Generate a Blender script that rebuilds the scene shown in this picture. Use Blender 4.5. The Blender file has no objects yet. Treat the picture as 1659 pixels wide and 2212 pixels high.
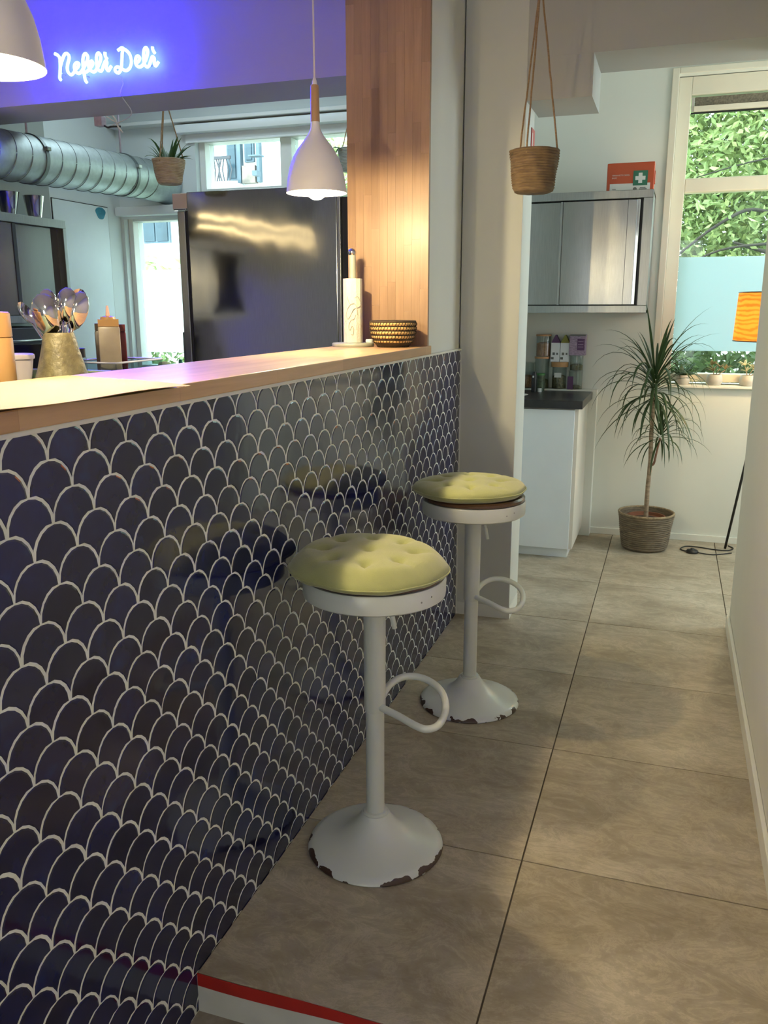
import bpy, bmesh, math, random
from mathutils import Vector, Matrix
random.seed(7)
R = math.radians
PI = math.pi
S = bpy.context.scene
C = S.collection

# ------------------------------------------------------------------ camera
cam_d = bpy.data.cameras.new('camera')
cam = bpy.data.objects.new('camera', cam_d)
C.objects.link(cam)
FPX = 1826.865
cam_d.sensor_fit = 'VERTICAL'
cam_d.sensor_height = 24.0
cam_d.lens = FPX / 2212 * 24.0
cam_d.clip_start = 0.02
right = Vector((0.94825255, 0.31751317, -0.00157763))
down = Vector((0.07275213, -0.22210522, -0.97230468))
fwd = Vector((-0.30906994, 0.92187562, -0.2337116))
mw = Matrix((right, -down, -fwd)).transposed().to_4x4()
mw.translation = Vector((0.87184, 0.0, 1.3866))
cam.matrix_world = mw
S.camera = cam
CAMP = Vector((0.87184, 0.0, 1.3866))

# ------------------------------------------------------------------ world, sun, area lights, exposure
S.view_settings.view_transform = 'Standard'
S.view_settings.look = 'None'
S.view_settings.gamma = 1.0
S.view_settings.use_curve_mapping = False
S.view_settings.exposure = 0.15
wd = bpy.data.worlds.new('overcast_sky')
S.world = wd
wd.use_nodes = True
bg = wd.node_tree.nodes['Background']
bg.inputs[0].default_value = (0.80, 0.97, 1.0, 1)
bg.inputs[1].default_value = 6.0

def light(name, kind, loc, energy, col, rot=(0, 0, 0), size=None, size_y=None, radius=None):
    d = bpy.data.lights.new(name, kind)
    d.energy = energy
    d.color = col
    if kind == 'AREA':
        d.shape = 'RECTANGLE'
        d.size = size
        d.size_y = size_y
    if radius is not None:
        if kind == 'SUN':
            d.angle = radius
        else:
            d.shadow_soft_size = radius
    o = bpy.data.objects.new(name, d)
    o.location = loc
    o.rotation_euler = rot
    C.objects.link(o)
    return o

light('sun', 'SUN', (-3, -6, 9), 6.0, (1, 0.97, 0.9), (R(48), 0, R(-25)), radius=R(3))
# daylight through the shop front behind the camera and the window of the side room
light('shop_front_daylight', 'AREA', (0.9, -3.45, 1.45), 32, (0.92, 0.98, 0.98), (R(90), 0, 0), 2.6, 1.9)
light('side_window_daylight', 'AREA', (2.98, 4.62, 1.75), 40, (0.84, 0.95, 1.0), (R(90), 0, R(90)), 1.2, 1.6)
light('kitchen_fill_light', 'AREA', (-1.7, 4.62, 2.86), 9, (0.74, 0.93, 1.0), (0, 0, 0), 1.6, 0.5)  # unseen fill lamp, added to brighten the kitchen walls
WARM = (1.0, 0.80, 0.44)

# ------------------------------------------------------------------ materials
MATS = {}

def nodes(name):
    m = bpy.data.materials.new(name)
    m.use_nodes = True
    nt = m.node_tree
    b = nt.nodes['Principled BSDF']
    return m, nt, b

def N(nt, t, **kw):
    n = nt.nodes.new(t)
    for k, v in kw.items():
        if k.startswith('i_'):
            n.inputs[k[2:].replace('_', ' ')].default_value = v
        else:
            setattr(n, k, v)
    return n

def rgba(c):
    return (c[0], c[1], c[2], 1)

def coords(nt, scale=(1, 1, 1), kind='Object', rnd=False, rot=0.0):
    tc = N(nt, 'ShaderNodeTexCoord')
    mp = N(nt, 'ShaderNodeMapping')
    mp.inputs['Scale'].default_value = scale
    mp.inputs['Rotation'].default_value = (0, 0, rot)
    nt.links.new(tc.outputs[kind], mp.inputs['Vector'])
    if rnd:
        oi = N(nt, 'ShaderNodeObjectInfo')
        mu = N(nt, 'ShaderNodeMath', operation='MULTIPLY')
        mu.inputs[1].default_value = 37.0
        nt.links.new(oi.outputs['Random'], mu.inputs[0])
        cb = N(nt, 'ShaderNodeCombineXYZ')
        for k in range(3):
            nt.links.new(mu.outputs[0], cb.inputs[k])
        nt.links.new(cb.outputs[0], mp.inputs['Location'])
    return mp.outputs['Vector']

def ramp(nt, fac, stops):
    r = N(nt, 'ShaderNodeValToRGB')
    el = r.color_ramp.elements
    while len(el) < len(stops):
        el.new(0.5)
    for e, (p, c) in zip(el, stops):
        e.position = p
        e.color = rgba(c)
    nt.links.new(fac, r.inputs[0])
    return r.outputs[0]

def mix(nt, fac, a, b, mode='MIX'):
    n = N(nt, 'ShaderNodeMix', data_type='RGBA', blend_type=mode)
    for sock, v in ((n.inputs[0], fac), (n.inputs[6], a), (n.inputs[7], b)):
        if isinstance(v, (int, float)):
            sock.default_value = v
        elif isinstance(v, tuple):
            sock.default_value = rgba(v)
        else:
            nt.links.new(v, sock)
    return n.outputs[2]

def noise(nt, vec, scale, detail=4, rough=0.55, dist=0.0):
    n = N(nt, 'ShaderNodeTexNoise')
    n.inputs['Scale'].default_value = scale
    n.inputs['Detail'].default_value = detail
    n.inputs['Roughness'].default_value = rough
    n.inputs['Distortion'].default_value = dist
    if vec is not None:
        nt.links.new(vec, n.inputs['Vector'])
    return n.outputs[0]

def bump(nt, b, h, strength, dist=0.01):
    n = N(nt, 'ShaderNodeBump')
    n.inputs['Strength'].default_value = strength
    n.inputs['Distance'].default_value = dist
    nt.links.new(h, n.inputs['Height'])
    nt.links.new(n.outputs[0], b.inputs['Normal'])

def mat(name, col, rough=0.5, metal=0.0, var=0.12, scale=6.0, st=(1, 1, 1), bmp=0.0, bs=60.0, coat=0.0, spec=0.5, rnd=False, trans=0.0, emit=None, es=0.0, sheen=0.0):
    if name in MATS:
        return MATS[name]
    m, nt, b = nodes(name)
    v = coords(nt, st, rnd=rnd)
    f = noise(nt, v, scale)
    d = tuple(max(0, c * (1 - var)) for c in col)
    l = tuple(min(1, c * (1 + var)) for c in col)
    nt.links.new(ramp(nt, f, [(0.3, d), (0.7, l)]), b.inputs['Base Color'])
    b.inputs['Roughness'].default_value = rough
    b.inputs['Metallic'].default_value = metal
    b.inputs['Specular IOR Level'].default_value = spec
    b.inputs['Coat Weight'].default_value = coat
    b.inputs['Coat Roughness'].default_value = 0.08
    b.inputs['Sheen Weight'].default_value = sheen
    if trans:
        b.inputs['Transmission Weight'].default_value = trans
    if emit:
        b.inputs['Emission Color'].default_value = rgba(emit)
        b.inputs['Emission Strength'].default_value = es
    if bmp:
        bump(nt, b, noise(nt, v, bs, 3), bmp, 0.004)
    MATS[name] = m
    return m

def emission_mat(name, col, s):
    m = bpy.data.materials.new(name)
    m.use_nodes = True
    nt = m.node_tree
    nt.nodes.clear()
    e = N(nt, 'ShaderNodeEmission')
    e.inputs[0].default_value = rgba(col)
    e.inputs[1].default_value = s
    o = N(nt, 'ShaderNodeOutputMaterial')
    nt.links.new(e.outputs[0], o.inputs[0])
    return m

def glass_mat(name, tint=(0.95, 1, 1), gloss=1.0, rough=0.0):
    m = bpy.data.materials.new(name)
    m.use_nodes = True
    nt = m.node_tree
    nt.nodes.clear()
    t = N(nt, 'ShaderNodeBsdfTransparent')
    t.inputs[0].default_value = rgba(tint)
    g = N(nt, 'ShaderNodeBsdfGlossy')
    g.inputs['Roughness'].default_value = rough
    fr = N(nt, 'ShaderNodeLayerWeight')
    fr.inputs[0].default_value = 0.5
    pw = N(nt, 'ShaderNodeMath', operation='POWER')
    pw.inputs[1].default_value = 3.5
    nt.links.new(fr.outputs['Facing'], pw.inputs[0])
    mu = N(nt, 'ShaderNodeMath', operation='MULTIPLY_ADD')
    mu.inputs[1].default_value = 0.5 * gloss
    mu.inputs[2].default_value = 0.04
    nt.links.new(pw.outputs[0], mu.inputs[0])
    mx = N(nt, 'ShaderNodeMixShader')
    nt.links.new(mu.outputs[0], mx.inputs[0])
    nt.links.new(t.outputs[0], mx.inputs[1])
    nt.links.new(g.outputs[0], mx.inputs[2])
    o = N(nt, 'ShaderNodeOutputMaterial')
    nt.links.new(mx.outputs[0], o.inputs[0])
    return m

def film_mat(name, col, tr):
    m = bpy.data.materials.new(name)
    m.use_nodes = True
    nt = m.node_tree
    nt.nodes.clear()
    a = N(nt, 'ShaderNodeBsdfTranslucent')
    a.inputs[0].default_value = rgba(col)
    d = N(nt, 'ShaderNodeBsdfDiffuse')
    d.inputs[0].default_value = rgba(col)
    f = noise(nt, coords(nt), 3.0)
    rr = N(nt, 'ShaderNodeMapRange')
    rr.inputs[3].default_value = tr - 0.04
    rr.inputs[4].default_value = tr + 0.04
    nt.links.new(f, rr.inputs[0])
    mx = N(nt, 'ShaderNodeMixShader')
    nt.links.new(rr.outputs[0], mx.inputs[0])
    nt.links.new(d.outputs[0], mx.inputs[1])
    nt.links.new(a.outputs[0], mx.inputs[2])
    o = N(nt, 'ShaderNodeOutputMaterial')
    nt.links.new(mx.outputs[0], o.inputs[0])
    return m

def leaf_mat(name, c0, c1, tr=0.35):
    m, nt, b = nodes(name)
    v = coords(nt)
    f = noise(nt, v, 9.0, 2)
    gi = N(nt, 'ShaderNodeNewGeometry')
    md = tuple((p + q) / 2 for p, q in zip(c0, c1))
    col = mix(nt, 0.6, ramp(nt, f, [(0.3, c0), (0.7, c1)]), ramp(nt, gi.outputs['Random Per Island'], [(0.0, c0), (0.6, md), (1.0, c1)]))
    nt.links.new(col, b.inputs['Base Color'])
    b.inputs['Roughness'].default_value = 0.42
    t = N(nt, 'ShaderNodeBsdfTranslucent')
    nt.links.new(col, t.inputs[0])
    mx = N(nt, 'ShaderNodeMixShader')
    mx.inputs[0].default_value = tr
    nt.links.new(b.outputs[0], mx.inputs[1])
    nt.links.new(t.outputs[0], mx.inputs[2])
    nt.links.new(mx.outputs[0], nt.nodes['Material Output'].inputs[0])
    return m

def tile_glaze():
    m, nt, b = nodes('navy_glaze')
    v = coords(nt, rnd=True)
    f = noise(nt, v, 14, 3)
    c = ramp(nt, f, [(0.3, (0.008, 0.010, 0.042)), (0.62, (0.010, 0.014, 0.070)), (0.85, (0.010, 0.028, 0.12))])
    oi = N(nt, 'ShaderNodeObjectInfo')
    h = ramp(nt, oi.outputs['Random'], [(0.0, (0.7, 0.7, 0.7)), (1.0, (1.25, 1.25, 1.3))])
    nt.links.new(mix(nt, 1.0, c, h, 'MULTIPLY'), b.inputs['Base Color'])
    b.inputs['Roughness'].default_value = 0.09
    b.inputs['Specular IOR Level'].default_value = 0.62
    bump(nt, b, noise(nt, v, 26, 1), 0.07, 0.004)
    return m

def floor_stone():
    m, nt, b = nodes('beige_stone_tile')
    v = coords(nt, (1.0, 1.7, 1), rnd=True, rot=R(22))
    f1 = noise(nt, v, 1.9, 6, 0.55, 0.6)
    f2 = noise(nt, v, 7.0, 9, 0.72, 0.8)
    f3 = noise(nt, v, 34.0, 4, 0.6)
    a = ramp(nt, f1, [(0.25, (0.265, 0.222, 0.155)), (0.5, (0.365, 0.318, 0.235)), (0.75, (0.475, 0.43, 0.335))])
    c = ramp(nt, f2, [(0.32, (0.84, 0.82, 0.79)), (0.52, (1, 1, 1)), (0.70, (1.16, 1.17, 1.17))])
    d = ramp(nt, f3, [(0.3, (0.93, 0.93, 0.93)), (0.7, (1.05, 1.05, 1.05))])
    f4 = noise(nt, v, 5.5, 12, 0.78, 1.6)
    e = ramp(nt, f4, [(0.40, (0.93, 0.92, 0.90)), (0.485, (1, 1, 1)), (0.515, (1.22, 1.22, 1.22)), (0.56, (1, 1, 1))])
    col = mix(nt, 1.0, mix(nt, 1.0, mix(nt, 1.0, a, c, 'MULTIPLY'), d, 'MULTIPLY'), e, 'MULTIPLY')
    nt.links.new(col, b.inputs['Base Color'])
    b.inputs['Roughness'].default_value = 0.42
    b.inputs['Specular IOR Level'].default_value = 0.4
    bump(nt, b, f2, 0.12, 0.004)
    return m

def wood(name, c0, c1, st=(14, 14, 1.2), rough=0.4, rnd=False, grain=1.0, coat=0.1):
    m, nt, b = nodes(name)
    v = coords(nt, st, rnd=rnd)
    f = noise(nt, v, 3.0, 8, 0.62, 0.6)
    c = ramp(nt, f, [(0.25, c0), (0.75, c1)])
    if rnd:
        oi = N(nt, 'ShaderNodeObjectInfo')
        h = ramp(nt, oi.outputs['Random'], [(0.0, (0.86, 0.84, 0.81)), (0.5, (1, 1, 1)), (1.0, (1.10, 1.08, 1.06))])
        c = mix(nt, 1.0, c, h, 'MULTIPLY')
    nt.links.new(c, b.inputs['Base Color'])
    b.inputs['Roughness'].default_value = rough
    b.inputs['Coat Weight'].default_value = coat
    b.inputs['Coat Roughness'].default_value = 0.25
    bump(nt, b, f, 0.06 * grain, 0.003)
    return m

def butcher_block():
    # finger-jointed staves running along y; colour per stave from a brick grid
    m, nt, b = nodes('beech_butcher_block')
    v = coords(nt, (1, 1, 1))
    mp = N(nt, 'ShaderNodeMapping')
    mp.inputs['Rotation'].default_value = (0, 0, R(90))
    nt.links.new(v, mp.inputs[0])
    br = N(nt, 'ShaderNodeTexBrick')
    br.inputs['Color1'].default_value = (0.50, 0.30, 0.145, 1)
    br.inputs['Color2'].default_value = (0.60, 0.39, 0.205, 1)
    br.inputs['Mortar'].default_value = (0.44, 0.26, 0.125, 1)
    br.inputs['Scale'].default_value = 1.0
    br.inputs['Mortar Size'].default_value = 0.0006
    br.inputs['Brick Width'].default_value = 0.42
    br.inputs['Row Height'].default_value = 0.042
    nt.links.new(mp.outputs[0], br.inputs[0])
    v2 = coords(nt, (16, 1.2, 16))
    f = noise(nt, v2, 3, 8, 0.6, 0.5)
    g = ramp(nt, f, [(0.3, (0.86, 0.84, 0.8)), (0.7, (1.08, 1.06, 1.04))])
    nt.links.new(mix(nt, 1.0, br.outputs[0], g, 'MULTIPLY'), b.inputs['Base Color'])
    b.inputs['Roughness'].default_value = 0.34
    b.inputs['Coat Weight'].default_value = 0.15
    b.inputs['Coat Roughness'].default_value = 0.2
    return m

def steel(name, col=(0.55, 0.55, 0.54), rough=0.3, wav=0.0, wst=(1, 1, 4), wsc=1.6, brush=(60, 60, 2), ani=0.0, arot=0.0):
    m, nt, b = nodes(name)
    v = coords(nt, brush)
    f = noise(nt, v, 6, 4)
    nt.links.new(ramp(nt, f, [(0.3, tuple(c * 0.9 for c in col)), (0.7, tuple(c * 1.06 for c in col))]), b.inputs['Base Color'])
    b.inputs['Metallic'].default_value = 1.0
    b.inputs['Roughness'].default_value = rough
    if wav:
        w = noise(nt, coords(nt, wst), wsc, 2, 0.45)
        bump(nt, b, w, wav, 0.05)
    else:
        bump(nt, b, f, 0.03, 0.002)
    if ani:
        tg = N(nt, 'ShaderNodeTangent', direction_type='RADIAL', axis='Z')
        b.inputs['Anisotropic'].default_value = ani
        b.inputs['Anisotropic Rotation'].default_value = arot
        nt.links.new(tg.outputs[0], b.inputs['Tangent'])
    return m

def chipped_enamel():
    m, nt, b = nodes('chipped_white_enamel')
    tc = N(nt, 'ShaderNodeTexCoord')
    sx = N(nt, 'ShaderNodeSeparateXYZ')
    nt.links.new(tc.outputs['Object'], sx.inputs[0])
    cb = N(nt, 'ShaderNodeCombineXYZ')
    nt.links.new(sx.outputs[0], cb.inputs[0])
    nt.links.new(sx.outputs[1], cb.inputs[1])
    ln = N(nt, 'ShaderNodeVectorMath', operation='LENGTH')
    nt.links.new(cb.outputs[0], ln.inputs[0])
    mr = N(nt, 'ShaderNodeMapRange')
    mr.inputs[1].default_value = 0.135
    mr.inputs[2].default_value = 0.180
    nt.links.new(ln.outputs['Value'], mr.inputs[0])
    oi = N(nt, 'ShaderNodeObjectInfo')
    vv = coords(nt, (1, 1, 1), rnd=True)
    f = noise(nt, vv, 21, 3, 0.5)
    ad = N(nt, 'ShaderNodeMath', operation='MULTIPLY')
    nt.links.new(f, ad.inputs[0])
    nt.links.new(mr.outputs[0], ad.inputs[1])
    g = N(nt, 'ShaderNodeMath', operation='GREATER_THAN')
    g.inputs[1].default_value = 0.455
    nt.links.new(ad.outputs[0], g.inputs[0])
    nt.links.new(mix(nt, g.outputs[0], (0.67, 0.71, 0.67), (0.055, 0.028, 0.018)), b.inputs['Base Color'])
    b.inputs['Roughness'].default_value = 0.28
    b.inputs['Coat Weight'].default_value = 0.2
    return m

def weave(name, c0, c1, zscale=60.0, ang=24.0, rough=0.8, bm=0.6):
    m, nt, b = nodes(name)
    v = coords(nt, (1, 1, 1))
    f = noise(nt, coords(nt, (9, 9, 90)), 2.0, 6, 0.6, 0.3)
    f2 = noise(nt, v, 30, 3)
    c = ramp(nt, f, [(0.28, c0), (0.68, c1)])
    nt.links.new(mix(nt, 0.25, c, ramp(nt, f2, [(0.3, c0), (0.7, c1)])), b.inputs['Base Color'])
    b.inputs['Roughness'].default_value = rough
    bump(nt, b, f, bm, 0.006)
    return m

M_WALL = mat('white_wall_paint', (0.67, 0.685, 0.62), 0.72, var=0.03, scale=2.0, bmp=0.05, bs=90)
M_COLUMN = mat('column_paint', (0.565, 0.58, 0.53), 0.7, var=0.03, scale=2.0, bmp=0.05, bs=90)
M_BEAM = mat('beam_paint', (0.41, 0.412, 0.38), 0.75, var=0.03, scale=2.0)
M_KWALL = mat('kitchen_wall_paint', (0.62, 0.68, 0.69), 0.65, var=0.03, scale=2.0)
M_KDARK = mat('grey_green_wall', (0.30, 0.33, 0.31), 0.6, var=0.04, scale=2.0)  # darker grey green than the rest of the kitchen side wall
M_CEIL = mat('ceiling_paint', (0.68, 0.69, 0.65), 0.8, var=0.02, scale=2.0)
M_TRIM = mat('white_trim_paint', (0.72, 0.73, 0.66), 0.45, var=0.03, scale=4.0)
M_WINF = mat('cream_window_paint', (0.72, 0.67, 0.54), 0.4, var=0.04, scale=4.0)
M_WINK = mat('white_window_paint', (0.70, 0.73, 0.72), 0.4, var=0.04, scale=4.0)
M_GROUT = mat('cream_grout', (0.80, 0.84, 0.76), 0.8, var=0.08, scale=20, bmp=0.15, bs=200)
M_FGROUT = mat('brown_floor_grout', (0.085, 0.068, 0.048), 0.9, var=0.2, scale=30)
M_TILE = tile_glaze()
M_FLOOR = floor_stone()
M_LOWFLOOR = mat('worn_concrete_floor', (0.34, 0.29, 0.22), 0.75, var=0.3, scale=18, bmp=0.4, bs=60)
M_BLOCK = butcher_block()
M_STAVE = wood('beech_stave', (0.29, 0.170, 0.092), (0.385, 0.24, 0.138), (22, 22, 1.4), 0.42, rnd=True, coat=0.05)
M_WOODLT = wood('pale_beech', (0.38, 0.20, 0.075), (0.47, 0.27, 0.11), (10, 10, 2), 0.4)
M_WOODDK = wood('dark_walnut', (0.07, 0.035, 0.018), (0.12, 0.06, 0.03), (8, 8, 8), 0.25, coat=0.5)
M_WOODPEND = wood('oak_stem', (0.36, 0.21, 0.10), (0.45, 0.27, 0.14), (20, 20, 2), 0.5)
M_ENAMEL = mat('white_enamel', (0.67, 0.71, 0.66), 0.28, var=0.04, scale=5, coat=0.2)
M_CHIP = chipped_enamel()
M_CUSH = mat('olive_velvet', (0.375, 0.395, 0.155), 0.85, var=0.10, scale=9, bmp=0.25, bs=320, sheen=0.4)
M_STEEL = steel('brushed_steel', (0.31, 0.31, 0.30), 0.24, 0.10, (1, 1, 1), 2.2)
M_STEELD = steel('steel_edge', (0.33, 0.34, 0.33), 0.34)
M_FRIDGE = steel('fridge_steel', (0.33, 0.33, 0.32), 0.10, 0.10, (1.0, 1.0, 0.7), 3.2)
M_GALV = steel('galvanised_duct', (0.46, 0.52, 0.52), 0.52, 0.0, brush=(6, 6, 6))
M_GALVD = steel('duct_seam', (0.22, 0.25, 0.25), 0.45)
M_CHROME = steel('chrome', (0.72, 0.70, 0.68), 0.06, brush=(3, 3, 3))
M_BLACK = mat('black_plastic', (0.012, 0.012, 0.013), 0.4, var=0.2)
M_RUBBER = mat('black_gasket', (0.010, 0.010, 0.012), 0.6, var=0.2)
M_PENDW = mat('white_pendant_metal', (0.70, 0.68, 0.68), 0.45, var=0.02)
M_BULB = emission_mat('glowing_bulb', (1.0, 0.80, 0.50), 110)
M_NEON = emission_mat('blue_neon', (0.0028, 0.0062, 1.0), 480)
M_CORD = mat('white_cord', (0.66, 0.62, 0.60), 0.6)
M_ROPE = weave('jute_rope', (0.20, 0.12, 0.055), (0.36, 0.24, 0.12))
M_BASK = weave('raffia_weave', (0.085, 0.052, 0.025), (0.22, 0.15, 0.078))
M_BASKK = weave('pale_raffia_weave', (0.27, 0.20, 0.11), (0.52, 0.43, 0.28))
M_SEAG = weave('seagrass_coil', (0.055, 0.040, 0.026), (0.22, 0.175, 0.115))
M_STRAWD = mat('dark_binding_cord', (0.045, 0.028, 0.014), 0.8, var=0.3, scale=40)
M_STRAW = mat('golden_straw', (0.56, 0.36, 0.13), 0.7, var=0.25, scale=60, bmp=0.4, bs=200)
M_SOIL = mat('potting_soil', (0.035, 0.022, 0.014), 0.95, var=0.4, scale=60, bmp=0.8, bs=120)
M_TERRA = mat('terracotta', (0.19, 0.075, 0.038), 0.75, var=0.15, scale=12)
M_BARK = mat('dracaena_bark', (0.28, 0.21, 0.14), 0.85, var=0.35, scale=30, st=(1, 1, 3), bmp=0.6, bs=70)
M_DRAC = leaf_mat('dracaena_leaf', (0.020, 0.045, 0.014), (0.055, 0.095, 0.030), 0.25)
M_SUCC = leaf_mat('green_fern_leaf', (0.02, 0.05, 0.02), (0.06, 0.13, 0.04), 0.25)
M_TREE = leaf_mat('tree_leaf', (0.10, 0.16, 0.045), (0.36, 0.43, 0.155), 0.45)
M_TREE2 = leaf_mat('tree_leaf_pale', (0.20, 0.30, 0.10), (0.54, 0.63, 0.30), 0.45)
M_HEDGE = leaf_mat('hedge_leaf', (0.035, 0.07, 0.022), (0.18, 0.27, 0.08), 0.35)
M_TRUNK = mat('dark_branch', (0.03, 0.025, 0.02), 0.9, var=0.3)
M_GLASS = glass_mat('window_glass', (0.93, 0.99, 0.98))
M_JAR = glass_mat('jar_glass', (0.90, 0.93, 0.92), 1.3, 0.03)
M_PLAST = glass_mat('clear_plastic', (0.80, 0.86, 0.88), 1.6, 0.05)
M_FROSTK = film_mat('white_frosted_film', (0.98, 1.0, 1.0), 0.93)
M_FROSTR = film_mat('teal_frosted_film', (0.66, 0.73, 0.755), 0.92)
M_FACADE = mat('sunlit_stucco', (0.82, 0.84, 0.84), 0.9, var=0.03, scale=1.0)
M_FGLASS = mat('far_window_glass', (0.035, 0.065, 0.09), 0.15, var=0.4, scale=2.0)
M_FFRAME = mat('far_window_frame', (0.085, 0.13, 0.17), 0.6)
M_FBRICK = mat('far_brick', (0.26, 0.22, 0.20), 0.9, var=0.2, scale=8)
M_RAIL = mat('far_railing', (0.05, 0.055, 0.07), 0.6)
M_GROUND = mat('outdoor_ground', (0.16, 0.17, 0.12), 0.95, var=0.3, scale=3)
M_CABW = mat('white_lacquer', (0.80, 0.86, 0.90), 0.22, var=0.02, coat=0.3)
M_CABSIDE = mat('white_melamine', (0.70, 0.66, 0.58), 0.4, var=0.02)
M_WTBLK = mat('black_laminate', (0.016, 0.017, 0.019), 0.3, var=0.3, scale=30)
M_RED = mat('red_tape', (0.42, 0.018, 0.012), 0.5, var=0.15, scale=10)
M_RISER = mat('white_riser_paint', (0.60, 0.60, 0.55), 0.55, var=0.08, scale=8)
M_FAID = mat('orange_red_plastic', (0.42, 0.06, 0.014), 0.4, var=0.08)
M_FAIDG = mat('first_aid_green', (0.016, 0.13, 0.075), 0.5, var=0.05)
M_WHITEP = mat('white_print', (0.62, 0.63, 0.60), 0.6, var=0.03)
M_PINKP = mat('pale_pink_print', (0.60, 0.42, 0.38), 0.6, var=0.03)
M_GREYP = mat('grey_print', (0.12, 0.12, 0.11), 0.6, var=0.05)
M_PAPER = mat('cream_paper', (0.43, 0.315, 0.135), 0.7, var=0.03, scale=3)
M_TOWEL = mat('paper_towel', (0.60, 0.575, 0.49), 0.9, var=0.03, scale=30, bmp=0.5, bs=160)
M_TOWELP = mat('towel_print', (0.36, 0.345, 0.27), 0.9, var=0.05)
M_HOLDER = mat('sage_metal', (0.30, 0.31, 0.25), 0.4, var=0.04)
M_CROCK = mat('speckled_stoneware', (0.16, 0.14, 0.075), 0.45, var=0.35, scale=45, bmp=0.8, bs=70, coat=0.2)
M_TRAY = mat('green_plastic', (0.24, 0.32, 0.22), 0.4, var=0.05)
M_TUB = mat('lilac_plastic', (0.60, 0.54, 0.58), 0.4, var=0.04)
M_SAUCE = mat('beige_sauce', (0.31, 0.265, 0.20), 0.35, var=0.10, scale=20)
M_SAUCECAP = mat('amber_plastic', (0.38, 0.21, 0.07), 0.35, var=0.1)
M_PINK = mat('pink_plastic', (0.72, 0.42, 0.36), 0.4, var=0.05)
M_SAUCEDK = mat('dark_sauce', (0.05, 0.03, 0.015), 0.3, var=0.2)
M_SAUCERD = mat('red_sauce', (0.13, 0.014, 0.016), 0.3, var=0.2)
M_SPONGE = mat('tan_sponge', (0.45, 0.38, 0.20), 0.9, var=0.15, scale=60, bmp=0.6, bs=200)
M_TEALST = mat('teal_sticker', (0.02, 0.20, 0.30), 0.5, var=0.2, scale=40)
M_BLIND = mat('white_blind_fabric', (0.62, 0.68, 0.70), 0.7, var=0.02)
M_BLINDC = mat('white_aluminium', (0.72, 0.77, 0.78), 0.35, var=0.02)
M_GRILLE = mat('grey_mesh', (0.16, 0.14, 0.10), 0.7, var=0.4, scale=120)
M_VENEER = None
M_LAMPBLK = mat('black_lamp_metal', (0.012, 0.012, 0.012), 0.45)
M_TEA1 = mat('brown_grains', (0.33, 0.15, 0.06), 0.8, var=0.3, scale=120, bmp=0.6, bs=250)
M_TEA2 = mat('dried_herbs', (0.13, 0.11, 0.05), 0.9, var=0.6, scale=90, bmp=0.8, bs=160)
M_PURPLE = mat('purple_card', (0.10, 0.04, 0.11), 0.6, var=0.1)
M_LILAC = mat('mauve_card', (0.30, 0.22, 0.30), 0.6, var=0.4, scale=60, st=(1, 1, 4))
M_OLIVE = mat('olive_card', (0.22, 0.20, 0.03), 0.6, var=0.1)
M_CARTON = mat('white_card', (0.66, 0.68, 0.70), 0.6, var=0.02)
M_BAMBOO = wood('bamboo_lid', (0.34, 0.18, 0.07), (0.46, 0.26, 0.11), (6, 6, 6), 0.5)
M_GREENLID = mat('green_lid', (0.05, 0.20, 0.05), 0.35)
M_POTGREY = mat('grey_ceramic', (0.42, 0.41, 0.37), 0.5, var=0.08)
M_FLORETB = leaf_mat('brown_succulent', (0.13, 0.09, 0.035), (0.34, 0.28, 0.13), 0.3)
M_FLORETY = leaf_mat('yellow_succulent', (0.66, 0.60, 0.36), (0.84, 0.80, 0.60), 0.3)
M_DUCTBOX = mat('grey_lilac_plastic', (0.36, 0.30, 0.36), 0.5, var=0.2, scale=40)

# ------------------------------------------------------------------ mesh helpers
WORLD = {}

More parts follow.
